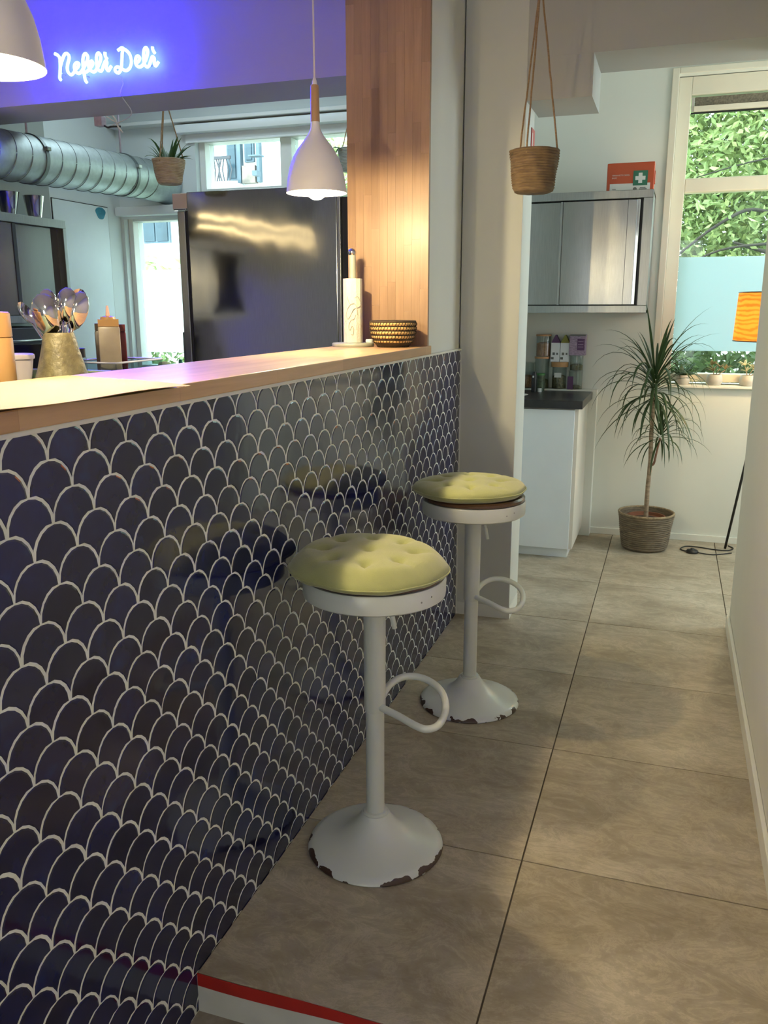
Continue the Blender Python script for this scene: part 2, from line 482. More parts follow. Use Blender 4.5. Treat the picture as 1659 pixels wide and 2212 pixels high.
class MB:
    def __init__(s):
        s.v = []
        s.f = []
    def add(s, vs, fs):
        n = len(s.v)
        s.v += [tuple(p) for p in vs]
        s.f += [tuple(i + n for i in f) for f in fs]
        return s
    def box(s, x0, x1, y0, y1, z0, z1, bev=0.0):
        if bev <= 0:
            return s.add([(x0, y0, z0), (x1, y0, z0), (x1, y1, z0), (x0, y1, z0), (x0, y0, z1), (x1, y0, z1), (x1, y1, z1), (x0, y1, z1)],
                         [(0, 3, 2, 1), (4, 5, 6, 7), (0, 1, 5, 4), (1, 2, 6, 5), (2, 3, 7, 6), (3, 0, 4, 7)])
        bm = bmesh.new()
        bmesh.ops.create_cube(bm, size=1)
        for v in bm.verts:
            v.co = Vector(((x0 + x1) / 2 + v.co.x * (x1 - x0), (y0 + y1) / 2 + v.co.y * (y1 - y0), (z0 + z1) / 2 + v.co.z * (z1 - z0)))
        bmesh.ops.bevel(bm, geom=bm.edges[:], offset=bev, segments=2, affect='EDGES', profile=0.6)
        bm.verts.index_update()
        s.add([v.co[:] for v in bm.verts], [[v.index for v in f.verts] for f in bm.faces])
        bm.free()
        return s
    def lathe(s, c, prof, n=32, a0=0.0, a1=2 * PI, axis='z', wob=None):
        full = abs(a1 - a0 - 2 * PI) < 1e-6
        k = n if full else n + 1
        vs = []
        for (r, h) in prof:
            for i in range(k):
                a = a0 + (a1 - a0) * i / n
                rr = r + (wob(a, h) if wob else 0)
                p = (rr * math.cos(a), rr * math.sin(a), h)
                if axis == 'y':
                    p = (p[0], p[2], p[1])
                if axis == 'x':
                    p = (p[2], p[0], p[1])
                vs.append((c[0] + p[0], c[1] + p[1], c[2] + p[2]))
        fs = []
        for j in range(len(prof) - 1):
            for i in range(n if full else n):
                i2 = (i + 1) % k if full else i + 1
                fs.append((j * k + i, j * k + i2, (j + 1) * k + i2, (j + 1) * k + i))
        if full and prof[0] != prof[-1]:
            if prof[0][0] > 1e-6:
                fs.append(tuple(reversed(range(k))))
            if prof[-1][0] > 1e-6:
                fs.append(tuple((len(prof) - 1) * k + i for i in range(k)))
        return s.add(vs, fs)
    def tube(s, pts, r, n=8, closed=False, caps=True):
        pts = [Vector(p) for p in pts]
        m = len(pts)
        rs = r if isinstance(r, (list, tuple)) else [r] * m
        vs = []
        up = None
        for i, p in enumerate(pts):
            a = pts[(i - 1) % m] if (closed or i > 0) else p
            b = pts[(i + 1) % m] if (closed or i < m - 1) else p
            t = (b - a)
            t = t.normalized() if t.length > 1e-9 else Vector((0, 0, 1))
            if up is None:
                up = t.orthogonal().normalized()
            up = (up - t * up.dot(t))
            up = up.normalized() if up.length > 1e-6 else t.orthogonal().normalized()
            sd = t.cross(up)
            for k in range(n):
                an = 2 * PI * k / n
                vs.append(p + (up * math.cos(an) + sd * math.sin(an)) * rs[i])
        fs = []
        for i in range(m if closed else m - 1):
            j = (i + 1) % m
            for k in range(n):
                k2 = (k + 1) % n
                fs.append((i * n + k, i * n + k2, j * n + k2, j * n + k))
        if not closed and caps:
            fs.append(tuple(reversed(range(n))))
            fs.append(tuple((m - 1) * n + k for k in range(n)))
        return s.add(vs, fs)
    def prism(s, poly, z0, z1, axis='z'):
        n = len(poly)
        def P(a, b, h):
            return (a, b, h) if axis == 'z' else ((a, h, b) if axis == 'y' else (h, a, b))
        vs = [P(a, b, z0) for a, b in poly] + [P(a, b, z1) for a, b in poly]
        fs = [tuple(reversed(range(n))), tuple(range(n, 2 * n))]
        for i in range(n):
            j = (i + 1) % n
            fs.append((i, j, n + j, n + i))
        return s.add(vs, fs)
    def mesh(s, name, m, smooth=False, off=(0, 0, 0), fix=True):
        me = bpy.data.meshes.new(name)
        me.from_pydata([(v[0] - off[0], v[1] - off[1], v[2] - off[2]) for v in s.v], [], s.f)
        if fix:
            bm = bmesh.new()
            bm.from_mesh(me)
            bmesh.ops.recalc_face_normals(bm, faces=bm.faces[:])
            bm.to_mesh(me)
            bm.free()
        me.materials.append(m)
        if smooth:
            for p in me.polygons:
                p.use_smooth = True
            if smooth is not True:
                try:
                    me.set_sharp_from_angle(angle=R(smooth))
                except Exception:
                    pass
        me.update()
        return me
    def part(s, name, m, parent, smooth=False, label=None, fix=True):
        off = WORLD[parent.name]
        o = bpy.data.objects.new(name, s.mesh(name, m, smooth, off, fix))
        C.objects.link(o)
        o.parent = parent
        WORLD[o.name] = off
        if label:
            o['label'] = label
        return o
    def thing(s, name, m, label, cat, org=None, group=None, kind=None, smooth=False, fix=True):
        if org is None:
            xs, ys, zs = zip(*s.v)
            org = ((min(xs) + max(xs)) / 2, (min(ys) + max(ys)) / 2, min(zs))
        o = bpy.data.objects.new(name, s.mesh(name, m, smooth, org, fix))
        o.location = org
        C.objects.link(o)
        WORLD[o.name] = tuple(org)
        tag(o, label, cat, group, kind)
        return o

def tag(o, label=None, cat=None, group=None, kind=None):
    if label:
        o['label'] = label
    if cat:
        o['category'] = cat
    if group:
        o['group'] = group
    if kind:
        o['kind'] = kind
    return o

def thing(name, label, cat, loc, group=None, kind=None):
    o = bpy.data.objects.new(name, None)
    o.empty_display_size = 0.1
    o.location = loc
    C.objects.link(o)
    WORLD[o.name] = tuple(loc)
    return tag(o, label, cat, group, kind)

def struct(name, m, mb, label=None, cat=None, smooth=False):
    o = mb.thing(name, m, label or name.replace('_', ' '), cat or name.split('_')[0], kind='structure', smooth=smooth, org=(0, 0, 0))
    return o

def kids(o):
    return [x for x in C.objects if x.parent == o]

def copy_tree(o, parent=None):
    c = o.copy()
    C.objects.link(c)
    c.parent = parent
    for ch in kids(o):
        copy_tree(ch, c)
    return c

def cr(pts, k=6, closed=False):
    """Catmull-Rom smoothing of a point list"""
    P = [Vector(p) for p in pts]
    n = len(P)
    out = []
    rng = range(n) if closed else range(n - 1)
    for i in rng:
        p0 = P[(i - 1) % n] if closed or i > 0 else P[0]
        p1 = P[i]
        p2 = P[(i + 1) % n]
        p3 = P[(i + 2) % n] if closed or i + 2 < n else P[-1]
        for j in range(k):
            t = j / k
            out.append(0.5 * ((2 * p1) + (-p0 + p2) * t + (2 * p0 - 5 * p1 + 4 * p2 - p3) * t * t + (-p0 + 3 * p1 - 3 * p2 + p3) * t ** 3))
    if not closed:
        out.append(P[-1])
    return out

def text_mb(body, size, loc, axis='y', thick=0.0006, bold=False):
    """text as mesh; axis y: reads in the x-z plane facing -y"""
    cu = bpy.data.curves.new('t', 'FONT')
    cu.body = body
    cu.size = size
    cu.extrude = thick
    cu.resolution_u = 2
    if bold:
        cu.offset = size * 0.012
    o = bpy.data.objects.new('t', cu)
    C.objects.link(o)
    dg = bpy.context.evaluated_depsgraph_get()
    me = bpy.data.meshes.new_from_object(o.evaluated_get(dg))
    mb = MB()
    vs = []
    for v in me.vertices:
        x, y, z = v.co
        vs.append((loc[0] + x, loc[1] - z, loc[2] + y) if axis == 'y' else (loc[0] + z, loc[1] + x, loc[2] + y))
    mb.add(vs, [tuple(p.vertices) for p in me.polygons])
    bpy.data.objects.remove(o)
    bpy.data.curves.remove(cu)
    bpy.data.meshes.remove(me)
    return mb

# ================================================================== THE SETTING
ZL = -0.098      # lower entry floor
ZC = 2.90        # ceiling
# raised floor slab with stone tiles
fl = struct('floor', M_FGROUT, MB().box(-2.87, 3.1, 1.345, 5.36, -0.098, -0.0035).box(-2.87, -0.30, -3.6, 1.328, -0.098, -0.0035), 'raised floor of large square beige stone tiles', 'floor')
tm = MB().box(-0.298, 0.298, -0.2983, 0.2983, -0.0065, 0.0, 0.0012).mesh('floor_tile', M_FLOOR)
tm_near = tm
for ix in range(-5, 5):
    for iy in range(0, 7):
        cx, cy = 0.3 + 0.6 * ix, 1.628 + 0.6 * iy
        if cx < -2.6 or cx > 2.9:
            continue
        if iy == 6:
            t = bpy.data.objects.new('floor_tile', MB().box(-0.298, 0.298, -0.2983, 0.122, -0.0065, 0.0, 0.0012).mesh('floor_tile', M_FLOOR))
        else:
            t = bpy.data.objects.new('floor_tile', tm)
        C.objects.link(t)
        t.parent = fl
        t.location = (cx, cy, random.uniform(-0.0004, 0.0004))
struct('floor_entry', M_LOWFLOOR, MB().box(-0.0005, 1.36, -3.6, 1.328, -0.2, ZL), 'lower worn concrete floor before the step', 'floor')
struct('trim_step_riser', M_RISER, MB().box(-0.0005, 1.2, 1.328, 1.3445, -0.2, -0.0068), 'white painted step riser', 'riser')
# strip of red tape along the step edge
tp = []
for i in range(25):
    x = 0.002 + i * 0.0498
    tp.append((x, -0.004 - 0.002 * math.sin(i * 0.9), -0.029 - 0.004 * math.sin(i * 0.55 + 0.6)))
mb = MB()
vs, fs = [], []
for x, a, b in tp:
    vs += [(x, 1.3266, a + 0.004), (x, 1.3266, b), (x, 1.3278, b), (x, 1.3278, a + 0.004)]
for i in range(24):
    q = i * 4
    for k in range(4):
        fs.append((q + k, q + (k + 1) % 4, q + 4 + (k + 1) % 4, q + 4 + k))
mb.add(vs, fs)
mb.thing('floor_tape', M_RED, 'strip of red tape along the edge of the white step riser', 'tape')

# walls
struct('wall_right', M_WALL, MB().box(1.2, 1.34, -3.6, 3.86, -0.2, ZC, 0.004), 'white partition wall at the right', 'wall')
struct('baseboard_right', M_TRIM, MB().box(1.186, 1.1995, 1.33, 3.845, 0, 0.062, 0.003).box(1.186, 1.1995, -3.6, 1.29, ZL, 0.0, 0.003), 'white baseboard along the right wall', 'baseboard')
struct('wall_rear', M_WALL, MB().box(-3.0, 1.4, -3.75, -3.6, -0.2, ZC), 'rear wall', 'wall')
struct('wall_side', M_WALL, MB().box(3.1, 3.25, 3.7, 5.6, -0.1, ZC).box(1.34, 3.25, 3.6, 3.72, -0.1, ZC), 'side room wall', 'wall')
struct('ceiling', M_CEIL, MB().box(-3.0, 3.25, -3.75, 5.6, ZC, ZC + 0.15), 'ceiling', 'ceiling')
struct('wall_kitchen', M_KWALL, MB().box(-3.02, -2.87, -3.6, 5.6, -0.1, ZC), 'pale kitchen side wall', 'wall')
struct('wall_kitchen_grey', M_KDARK, MB().box(-2.87, -2.862, 2.6, 4.615, 0, ZC), 'grey green kitchen wall section', 'wall')

# far wall with openings
def wall_with_holes(x0, x1, y0, y1, z0, z1, holes):
    xs = sorted(set([x0, x1] + [h[0] for h in holes] + [h[1] for h in holes]))
    mb = MB()
    for a, b in zip(xs[:-1], xs[1:]):
        c = (a + b) / 2
        hz = sorted([(h[2], h[3]) for h in holes if h[0] < c < h[1]])
        z = z0
        for (p, q) in hz:
            mb.box(a, b, y0, y1, z, p)
            z = q
        mb.box(a, b, y0, y1, z, z1)
    return mb
struct('wall_far', M_WALL, wall_with_holes(-0.10, 3.1, 5.35, 5.58, -0.1, ZC, [(0.80, 2.35, 0.945, 2.643)]), 'white far wall with the garden window', 'wall')
struct('wall_kitchen_far', M_KWALL, wall_with_holes(-2.87, -0.10, 5.35, 5.58, -0.1, ZC, [(-2.845, -2.28, 0.95, 2.03), (-2.25, -0.30, 1.0, 2.50)]), 'pale kitchen far wall with windows', 'wall')
struct('wall_partition', M_KWALL, MB().box(-0.14, -0.06, 3.87, 5.35, -0.0, ZC), 'partition behind the pier', 'wall')
struct('baseboard_far', M_TRIM, MB().box(0.40, 3.1, 5.337, 5.3495, 0, 0.04, 0.002), 'low white baseboard on the far wall', 'baseboard')
# pier and column
struct('wall_pier', M_WALL, MB().box(-0.312, -0.0085, 3.142, 3.87, 0, ZC), 'white pier at the end of the counter', 'pier')
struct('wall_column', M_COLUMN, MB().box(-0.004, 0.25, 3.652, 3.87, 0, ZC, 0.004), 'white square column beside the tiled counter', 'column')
struct('baseboard_column', M_TRIM, MB().box(0.001, 0.2515, 3.6505, 3.652, 0, 0.058).box(0.25, 0.2515, 3.6505, 3.868, 0, 0.058), 'white baseboard of the column', 'baseboard')
# beam
struct('trim_kitchen_beam', mat('kitchen_beam_neon_tint', (0.38, 0.36, 0.41), 0.75, var=0.03, scale=2.0), MB().box(-2.865, -0.312, 3.652, 3.975, 2.345, ZC), 'beam above the kitchen carrying the neon sign', 'beam')  # darker, bluer than the other beam: dim and neon light put into colour
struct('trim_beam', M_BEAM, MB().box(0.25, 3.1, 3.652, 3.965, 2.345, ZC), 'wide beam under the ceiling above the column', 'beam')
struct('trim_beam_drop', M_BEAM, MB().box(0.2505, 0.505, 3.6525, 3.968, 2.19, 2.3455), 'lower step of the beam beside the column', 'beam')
# kitchen soffit ledge
struct('trim_kitchen_ledge', M_WINK, MB().box(-2.86, -0.15, 5.25, 5.35, 2.578, 2.60, 0.004), 'white ledge above the kitchen window', 'ledge')

# ------------------------------------------------------------------ garden window (right)
w1 = thing('window_1', 'cream framed garden window with frosted lower pane', 'window', (1.57, 5.47, 0.945), kind='structure')
YW = 5.47
fr = MB()
fr.box(0.802, 0.872, 5.42, 5.53, 0.947, 2.64, 0.004).box(2.28, 2.348, 5.42, 5.53, 0.947, 2.64, 0.004)
fr.box(0.872, 2.28, 5.42, 5.53, 2.545, 2.64, 0.004).box(0.872, 2.28, 5.42, 5.53, 0.96, 1.007, 0.004)
fr.part('frame', M_WINF, w1)
MB().box(0.872, 2.28, 5.425, 5.525, 2.032, 2.107, 0.006).part('transom', M_WINF, w1)
MB().box(0.8725, 2.2795, 5.468, 5.474, 2.107, 2.545).part('pane', M_GLASS, w1)
MB().box(0.8725, 2.2795, 5.468, 5.474, 1.007, 2.032).part('pane', M_GLASS, w1)
MB().box(0.8725, 2.2795, 5.464, 5.4675, 1.139, 1.677).part('frosted_film', M_FROSTR, w1)
MB().box(0.875, 2.28, 5.452, 5.466, 2.452, 2.46).part('glazing_bead', M_BLACK, w1)
MB().box(0.892, 2.278, 5.440, 5.462, 2.490, 2.536, 0.003).part('vent_grille', M_GRILLE, w1)
MB().box(0.888, 2.278, 5.430, 5.462, 2.461, 2.489, 0.004).part('vent_rail', M_WINF, w1)
MB().box(0.874, 0.8915, 5.434, 5.462, 2.463, 2.534, 0.003).part('vent_end_cap', M_POTGREY, w1)
cs = MB()
cs.box(0.765, 0.803, 5.338, 5.3495, 0.95, 2.672, 0.004).box(0.803, 2.4, 5.338, 5.3495, 2.641, 2.672, 0.004)
cs.part('casing', M_WINF, w1)
MB().box(0.79, 2.38, 5.318, 5.43, 0.930, 0.946, 0.004).part('window_sill', M_TRIM, w1)

# ------------------------------------------------------------------ kitchen windows
w2 = thing('window_2', 'low kitchen window with white frosted film', 'window', (-2.56, 5.47, 0.95), kind='structure')
f2 = MB().box(-2.844, -2.808, 5.40, 5.52, 0.952, 2.028, 0.004).box(-2.32, -2.281, 5.40, 5.52, 0.952, 2.028, 0.004)
f2.box(-2.808, -2.32, 5.40, 5.52, 1.988, 2.028, 0.004).box(-2.808, -2.32, 5.40, 5.52, 0.952, 0.99, 0.004)
f2.part('frame', M_WINK, w2)
MB().box(-2.8075, -2.3205, 5.463, 5.469, 0.99, 1.988).part('pane', M_GLASS, w2)
MB().box(-2.795, -2.3205, 5.459, 5.4625, 1.08, 1.66).part('frosted_film', M_FROSTK, w2)
MB().box(-2.86, -2.27, 5.33, 5.40, 0.925, 0.951, 0.004).part('window_sill', M_WINK, w2)
w3 = thing('window_3', 'tall kitchen window behind the fridge', 'window', (-1.3, 5.47, 1.0), kind='structure')
f3 = MB().box(-2.249, -2.205, 5.40, 5.52, 1.002, 2.498, 0.004).box(-0.345, -0.301, 5.40, 5.52, 1.002, 2.498, 0.004)
f3.box(-2.205, -0.345, 5.40, 5.52, 2.47, 2.498, 0.004).box(-2.205, -0.345, 5.40, 5.52, 1.002, 1.05, 0.004)
f3.part('frame', M_WINK, w3)
MB().box(-1.65, -1.57, 5.40, 5.52, 1.05, 2.47, 0.004).part('mullion', M_WINK, w3)
MB().box(-2.205, -1.65, 5.41, 5.51, 2.135, 2.18, 0.004).part('transom', M_WINK, w3)
for a, b in ((-2.2045, -1.6505), (-1.5695, -0.3455)):
    MB().box(a, b, 5.463, 5.469, 1.05, 2.47).part('pane', M_GLASS, w3)

# ================================================================== OUTSIDE
struct('ground_outside', M_GROUND, MB().box(-16, 14, 5.6, 30, -0.5, -0.3), 'garden ground outside', 'ground')
bd = thing('house_facade', 'pale sunlit house with balcony seen through the kitchen window', 'building', (-6.0, 13.0, -0.3))
MB().box(-13, -1.5, 13.0, 13.4, -0.3, 9.0).part('wall', M_FACADE, bd)
def far_window(x0, x1, z0, z1, mull=True):
    w = MB().box(x0, x1, 12.95, 13.02, z0, z1).part('window', M_FFRAME, bd)
    m = (x0 + x1) / 2
    for a, b in (((x0 + 0.03, m - 0.02), (m + 0.02, x1 - 0.03)) if mull else ((x0 + 0.03, x1 - 0.03),)):
        MB().box(a, b, 12.93, 12.96, z0 + 0.03, z1 - 0.03).part('pane', M_FGLASS, w)
far_window(-7.77, -7.25, 2.47, 3.05)
MB().box(-7.86, -7.16, 12.88, 13.0, 2.42, 2.46).part('window_ledge', M_FACADE, bd)
far_window(-6.52, -6.37, 3.68, 4.6, False)
far_window(-6.12, -5.93, 3.40, 4.5, False)
far_window(-5.80, -5.64, 3.66, 4.5, False)
MB().box(-5.83, -5.60, 12.90, 13.0, 3.34, 3.60).part('brick_panel', M_FBRICK, bd)
MB().box(-5.91, -5.85, 12.9, 13.0, 3.35, 4.6).part('drain_pipe', M_FFRAME, bd)
MB().box(-5.57, -5.52, 12.9, 13.0, 3.35, 4.6).part('drain_pipe', M_FFRAME, bd)
MB().box(-6.6, -5.85, 12.55, 13.0, 3.28, 3.33).part('balcony_slab', M_FACADE, bd)
rl = MB().box(-6.6, -5.85, 12.55, 12.59, 3.655, 3.70).part('balcony_rail', M_RAIL, bd)
for i in range(17):
    x = -6.58 + i * 0.044
    s_ = 0.05 * math.sin(i * 1.3)
    MB().tube([(x, 12.565, 3.33), (x + s_, 12.565, 3.5), (x, 12.565, 3.66)], 0.012, 4).part('baluster', M_RAIL, rl)
MB().box(-5.56, -5.36, 12.6, 12.75, 3.68, 3.70).part('balcony_shelf', M_FFRAME, bd)
MB().box(-5.5, -5.42, 12.6, 12.75, 3.40, 3.47).part('balcony_box', M_FFRAME, bd)

def leaf_cloud(name, mat_, n, boxes, size, label, cat, parent=None, seed=1):
    rnd = random.Random(seed)
    mb = MB()
    for _ in range(n):
        b = rnd.choice(boxes)
        c = Vector((rnd.gauss(b[0], b[3]), rnd.gauss(b[1], b[4]), rnd.gauss(b[2], b[5])))
        d = Vector((rnd.uniform(-1, 1), rnd.uniform(-1, 1), rnd.uniform(-1.1, 0.5))).normalized()
        w = d.cross(Vector((rnd.uniform(-1, 1), rnd.uniform(-1, 1), rnd.uniform(-0.2, 1)))).normalized()
        nrm = d.cross(w)
        L = size * rnd.uniform(0.7, 1.35)
        W = L * 0.21
        mb.add([c, c + d * L * 0.45 + w * W + nrm * W * 0.3, c + d * L, c + d * L * 0.45 - w * W + nrm * W * 0.3], [(0, 1, 2), (0, 2, 3)])
    if parent is None:
        return mb.thing(name, mat_, label, cat, kind='stuff', fix=False)
    o = mb.part(name, mat_, parent, fix=False)
    o['kind'] = 'stuff'
    return o

tr = thing('garden_tree', 'leafy green tree filling the garden window', 'tree', (2.6, 9.2, -0.3))
MB().tube(cr([(2.6, 9.2, -0.3), (2.5, 9.2, 1.0), (2.45, 9.1, 2.2), (2.2, 9.0, 3.4), (2.0, 8.9, 4.8)]), [0.14 - 0.0035 * i for i in range(25)], 8).part('trunk', M_TRUNK, tr, smooth=True)
for pts, r in (([(2.5, 9.2, 1.6), (2.0, 7.9, 1.85), (1.45, 7.3, 2.1), (1.15, 7.0, 2.0), (0.8, 6.9, 1.72)], 0.022),
               ([(1.9, 7.7, 1.9), (1.5, 7.1, 1.85), (1.15, 6.95, 1.80), (0.85, 6.9, 1.66)], 0.014),
               ([(2.4, 9.0, 2.4), (1.9, 7.8, 2.55), (1.4, 7.2, 2.45), (0.95, 7.0, 2.32)], 0.011),
               ([(2.4, 9.0, 1.7), (1.9, 7.6, 1.75), (1.55, 7.2, 1.78), (1.25, 7.05, 1.86)], 0.032),
               ([(1.3, 8.2, 2.15), (1.1, 8.0, 2.35), (0.95, 7.9, 2.6)], 0.018)):
    q = cr(pts, 5)
    MB().tube(q, [r * (1 - 0.7 * i / len(q)) for i in range(len(q))], 6).part('branch', M_TRUNK, tr, smooth=True)
leaf_cloud('leaves', M_TREE, 34000, [(1.6, 8.6, 3.0, 0.9, 0.55, 0.75), (1.2, 8.4, 2.2, 0.7, 0.5, 0.5), (2.4, 9.2, 3.6, 0.9, 0.5, 0.9), (0.9, 8.8, 3.8, 0.6, 0.5, 0.6)], 0.078, '', '', tr, 3)
leaf_cloud('pale_leaves', M_TREE2, 12000, [(1.5, 8.1, 2.9, 0.9, 0.4, 0.7), (1.1, 7.9, 2.2, 0.6, 0.4, 0.5), (2.2, 8.6, 3.5, 0.8, 0.4, 0.8)], 0.078, '', '', tr, 5)
leaf_cloud('garden_hedge', M_HEDGE, 7000, [(1.2, 7.2, 0.75, 0.8, 0.25, 0.35), (2.4, 7.4, 0.8, 0.7, 0.25, 0.35), (0.4, 7.2, 0.6, 0.5, 0.25, 0.3)], 0.11, 'green hedge outside below the frosted pane', 'hedge', None, 8)
leaf_cloud('kitchen_hedge', M_HEDGE, 5000, [(-4.2, 7.8, 0.55, 0.6, 0.25, 0.3), (-3.2, 7.6, 0.5, 0.6, 0.25, 0.28), (-5.2, 8.2, 0.55, 0.5, 0.25, 0.3)], 0.10, 'low green bushes outside the kitchen window', 'bush', None, 9)
leaf_cloud('outdoor_sprigs', M_TREE2, 200, [(-5.05, 9.0, 1.72, 0.12, 0.1, 0.1), (-4.55, 9.0, 1.72, 0.08, 0.1, 0.1)], 0.14, 'thin green sprigs outside above the frosted film', 'plant', None, 11)
leaf_cloud('climbing_leaves', M_TREE2, 700, [(-2.25, 8.0, 2.5, 0.18, 0.12, 0.3)], 0.09, 'green leaves outside just left of the wooden panel', 'plant', None, 12)

# ================================================================== COUNTER
PY, PZ = 0.0975, 0.0486       # scallop pitch
ZT = 1.211                    # top of the tiling
ct = thing('tiled_counter', 'bar counter front clad in navy fish-scale tiles with cream grout', 'counter', (-0.15, 1.5, ZL))
MB().box(-0.30, -0.008, -0.8, 3.1415, ZL, 1.2175).part('core', M_RISER, ct)
MB().box(-0.0078, -0.0003, -0.8, 3.6515, ZL, ZT).part('grout', M_GROUT, ct)
MB().box(-0.0078, 0.0052, -0.8, 3.6515, ZT, 1.2185).part('tile_trim', M_TRIM, ct)
MB().box(-0.0078, 0.0050, 3.6475, 3.6515, 0.0, ZT).part('end_trim', M_TRIM, ct)
def scallop(hw, rad):
    # outline of one scale in (y, z), apex at z=0: a round head, two hollow flanks down to a point
    pts = []
    for i in range(11):
        a = PI - PI * i / 10
        pts.append((rad * math.cos(a), -hw + rad * math.sin(a)))
    g = hw - rad
    for side in (1, -1):
        cx = side * hw
        seg = []
        for i in range(1, 5):
            a = PI / 2 + (PI / 2) * i / 5 if side == 1 else PI / 2 - (PI / 2) * i / 5
            seg.append((cx + (hw + g) * math.cos(a), -2 * hw + (hw + g) * math.sin(a)))
        if side == 1:
            pts += seg
            pts.append((0.0, -2 * hw + 0.0125))
        else:
            pts += list(reversed(seg))
    return pts
HW = PY / 2
outl = scallop(HW, HW - 0.0021)
# remove points that fall outside the neighbour line (keep simple polygon)
def tile_geo(dy=0.0, dz=0.0, clip=False):
    mb = MB()
    n = len(outl)
    cy_, cz_ = 0.0, -HW * 0.95
    ins = [(y + (cy_ - y) * 0.075, z + (cz_ - z) * 0.075) for y, z in outl]
    vs = [(-0.0005, y + dy, z + dz) for y, z in outl] + [(0.0005, y + dy, z + dz) for y, z in ins]
    fs = [tuple(range(n, 2 * n))]
    for i in range(n):
        j = (i + 1) % n
        fs.append((i, j, n + j, n + i))
    mb.add(vs, fs)
    return mb
def clip_mesh(me, y1=None, z1=None):
    bm = bmesh.new()
    bm.from_mesh(me)
    for co, no in (((0, y1, 0), (0, 1, 0)) if y1 is not None else (None, None), ((0, 0, z1), (0, 0, 1)) if z1 is not None else (None, None)):
        if co is None:
            continue
        bmesh.ops.bisect_plane(bm, geom=bm.verts[:] + bm.edges[:] + bm.faces[:], plane_co=co, plane_no=no, clear_outer=True)
    ok = len(bm.faces) > 0
    bm.to_mesh(me)
    bm.free()
    return ok
tile_me = tile_geo().mesh('tile', M_TILE)
cells = []
for row in range(-2, 27):
    z = 1.1685 - PZ * row
    for k in range(-18, 30):
        y = 1.0225 + PY * k + (PY / 2 if row % 2 else 0)
        if y < -0.75 or y - HW > 3.646:
            continue
        if z < ZL + 0.0:
            continue
        if y > 1.38 and z < -0.005:
            continue
        cells.append((row, y, z))
def proj_px(p):
    q = Vector(p) - CAMP
    d = q.dot(fwd)
    if d <= 0.05:
        return None
    return (829.5 + FPX * q.dot(right) / d, 1106 + FPX * q.dot(down) / d)
def px_area(y, z):
    a = [proj_px((0, y + dy, z + dz)) for dy, dz in ((-HW, -HW), (HW, -HW), (0, 0), (0, -2 * HW))]
    if any(p is None for p in a):
        return 0
    xs = [p[0] for p in a]
    ys = [p[1] for p in a]
    if max(xs) < 0 or min(ys) > 2212 or min(xs) < -40:
        return 0
    return (max(xs) - min(xs)) * (max(ys) - min(ys))
ranked = sorted(cells, key=lambda c: -px_area(c[1], c[2]))
rest = MB()
rest_clip = []
for i, (row, y, z) in enumerate(ranked):
    edge = (z > ZT - 0.0005) or (y + HW > 3.646)
    if i < 298:
        if edge:
            me = tile_geo(y, z).mesh('tile', M_TILE)
            if not clip_mesh(me, 3.646, ZT - 0.0008):
                continue
            o = bpy.data.objects.new('tile', me)
            C.objects.link(o)
            o.parent = ct
            o.location = (0.15, -1.5, -ZL)
            # re-centre so the origin sits on the tile
            for v in me.vertices:
                v.co.y -= y
                v.co.z -= z
            o.location = (0.15, y - 1.5, z - ZL)
        else:
            o = bpy.data.objects.new('tile', tile_me)
            C.objects.link(o)
            o.parent = ct
            o.location = (0.15, y - 1.5, z - ZL)
        o.rotation_euler = (random.gauss(0, 0.004), random.gauss(0, 0.004), random.gauss(0, 0.004))
    else:
        g = tile_geo(y, z)
        ry, rz = random.gauss(0, 0.005), random.gauss(0, 0.005)
        vs = [(v[0] + (v[2] - z + HW) * ry + (v[1] - y) * rz, v[1], v[2]) for v in g.v]
        rest.add(vs, g.f)
ro = rest.part('distant_tiles', M_TILE, ct)
clip_mesh(ro.data, 3.646 - 1.5, ZT - 0.0008 - ZL)
ro['kind'] = 'stuff'
worktop = MB().box(-0.335, 0.009, -0.8, 3.141, 1.2188, 1.2505, 0.0025).thing('counter_worktop', M_BLOCK, 'long beech worktop along the top of the tiled counter', 'worktop')

# panel of glued beech staves on the pier
pn = thing('wood_panel', 'tall beech stave panel standing at the far end of the worktop', 'panel', (-0.16, 3.13, 1.2505))
rs = random.Random(21)
nx = 10
wst = 0.3145 / nx
for i in range(nx):
    x0 = -0.316 + i * wst
    z = 1.2508 - rs.uniform(0.02, 0.3)
    while z < ZC:
        L = rs.uniform(0.22, 0.52)
        a, b = max(z, 1.2508), min(z + L, ZC - 0.001)
        if b - a > 0.02:
            mb = MB().box(-wst / 2 + 0.00015, wst / 2 - 0.00015, -0.0095, 0.0095, 0, b - a - 0.0003)
            o = bpy.data.objects.new('stave', mb.mesh('stave', M_STAVE))
            C.objects.link(o)
            o.parent = pn
            o.location = (x0 + wst / 2 + 0.16, rs.uniform(-0.0003, 0.0003), a - 1.2505)
        z += L

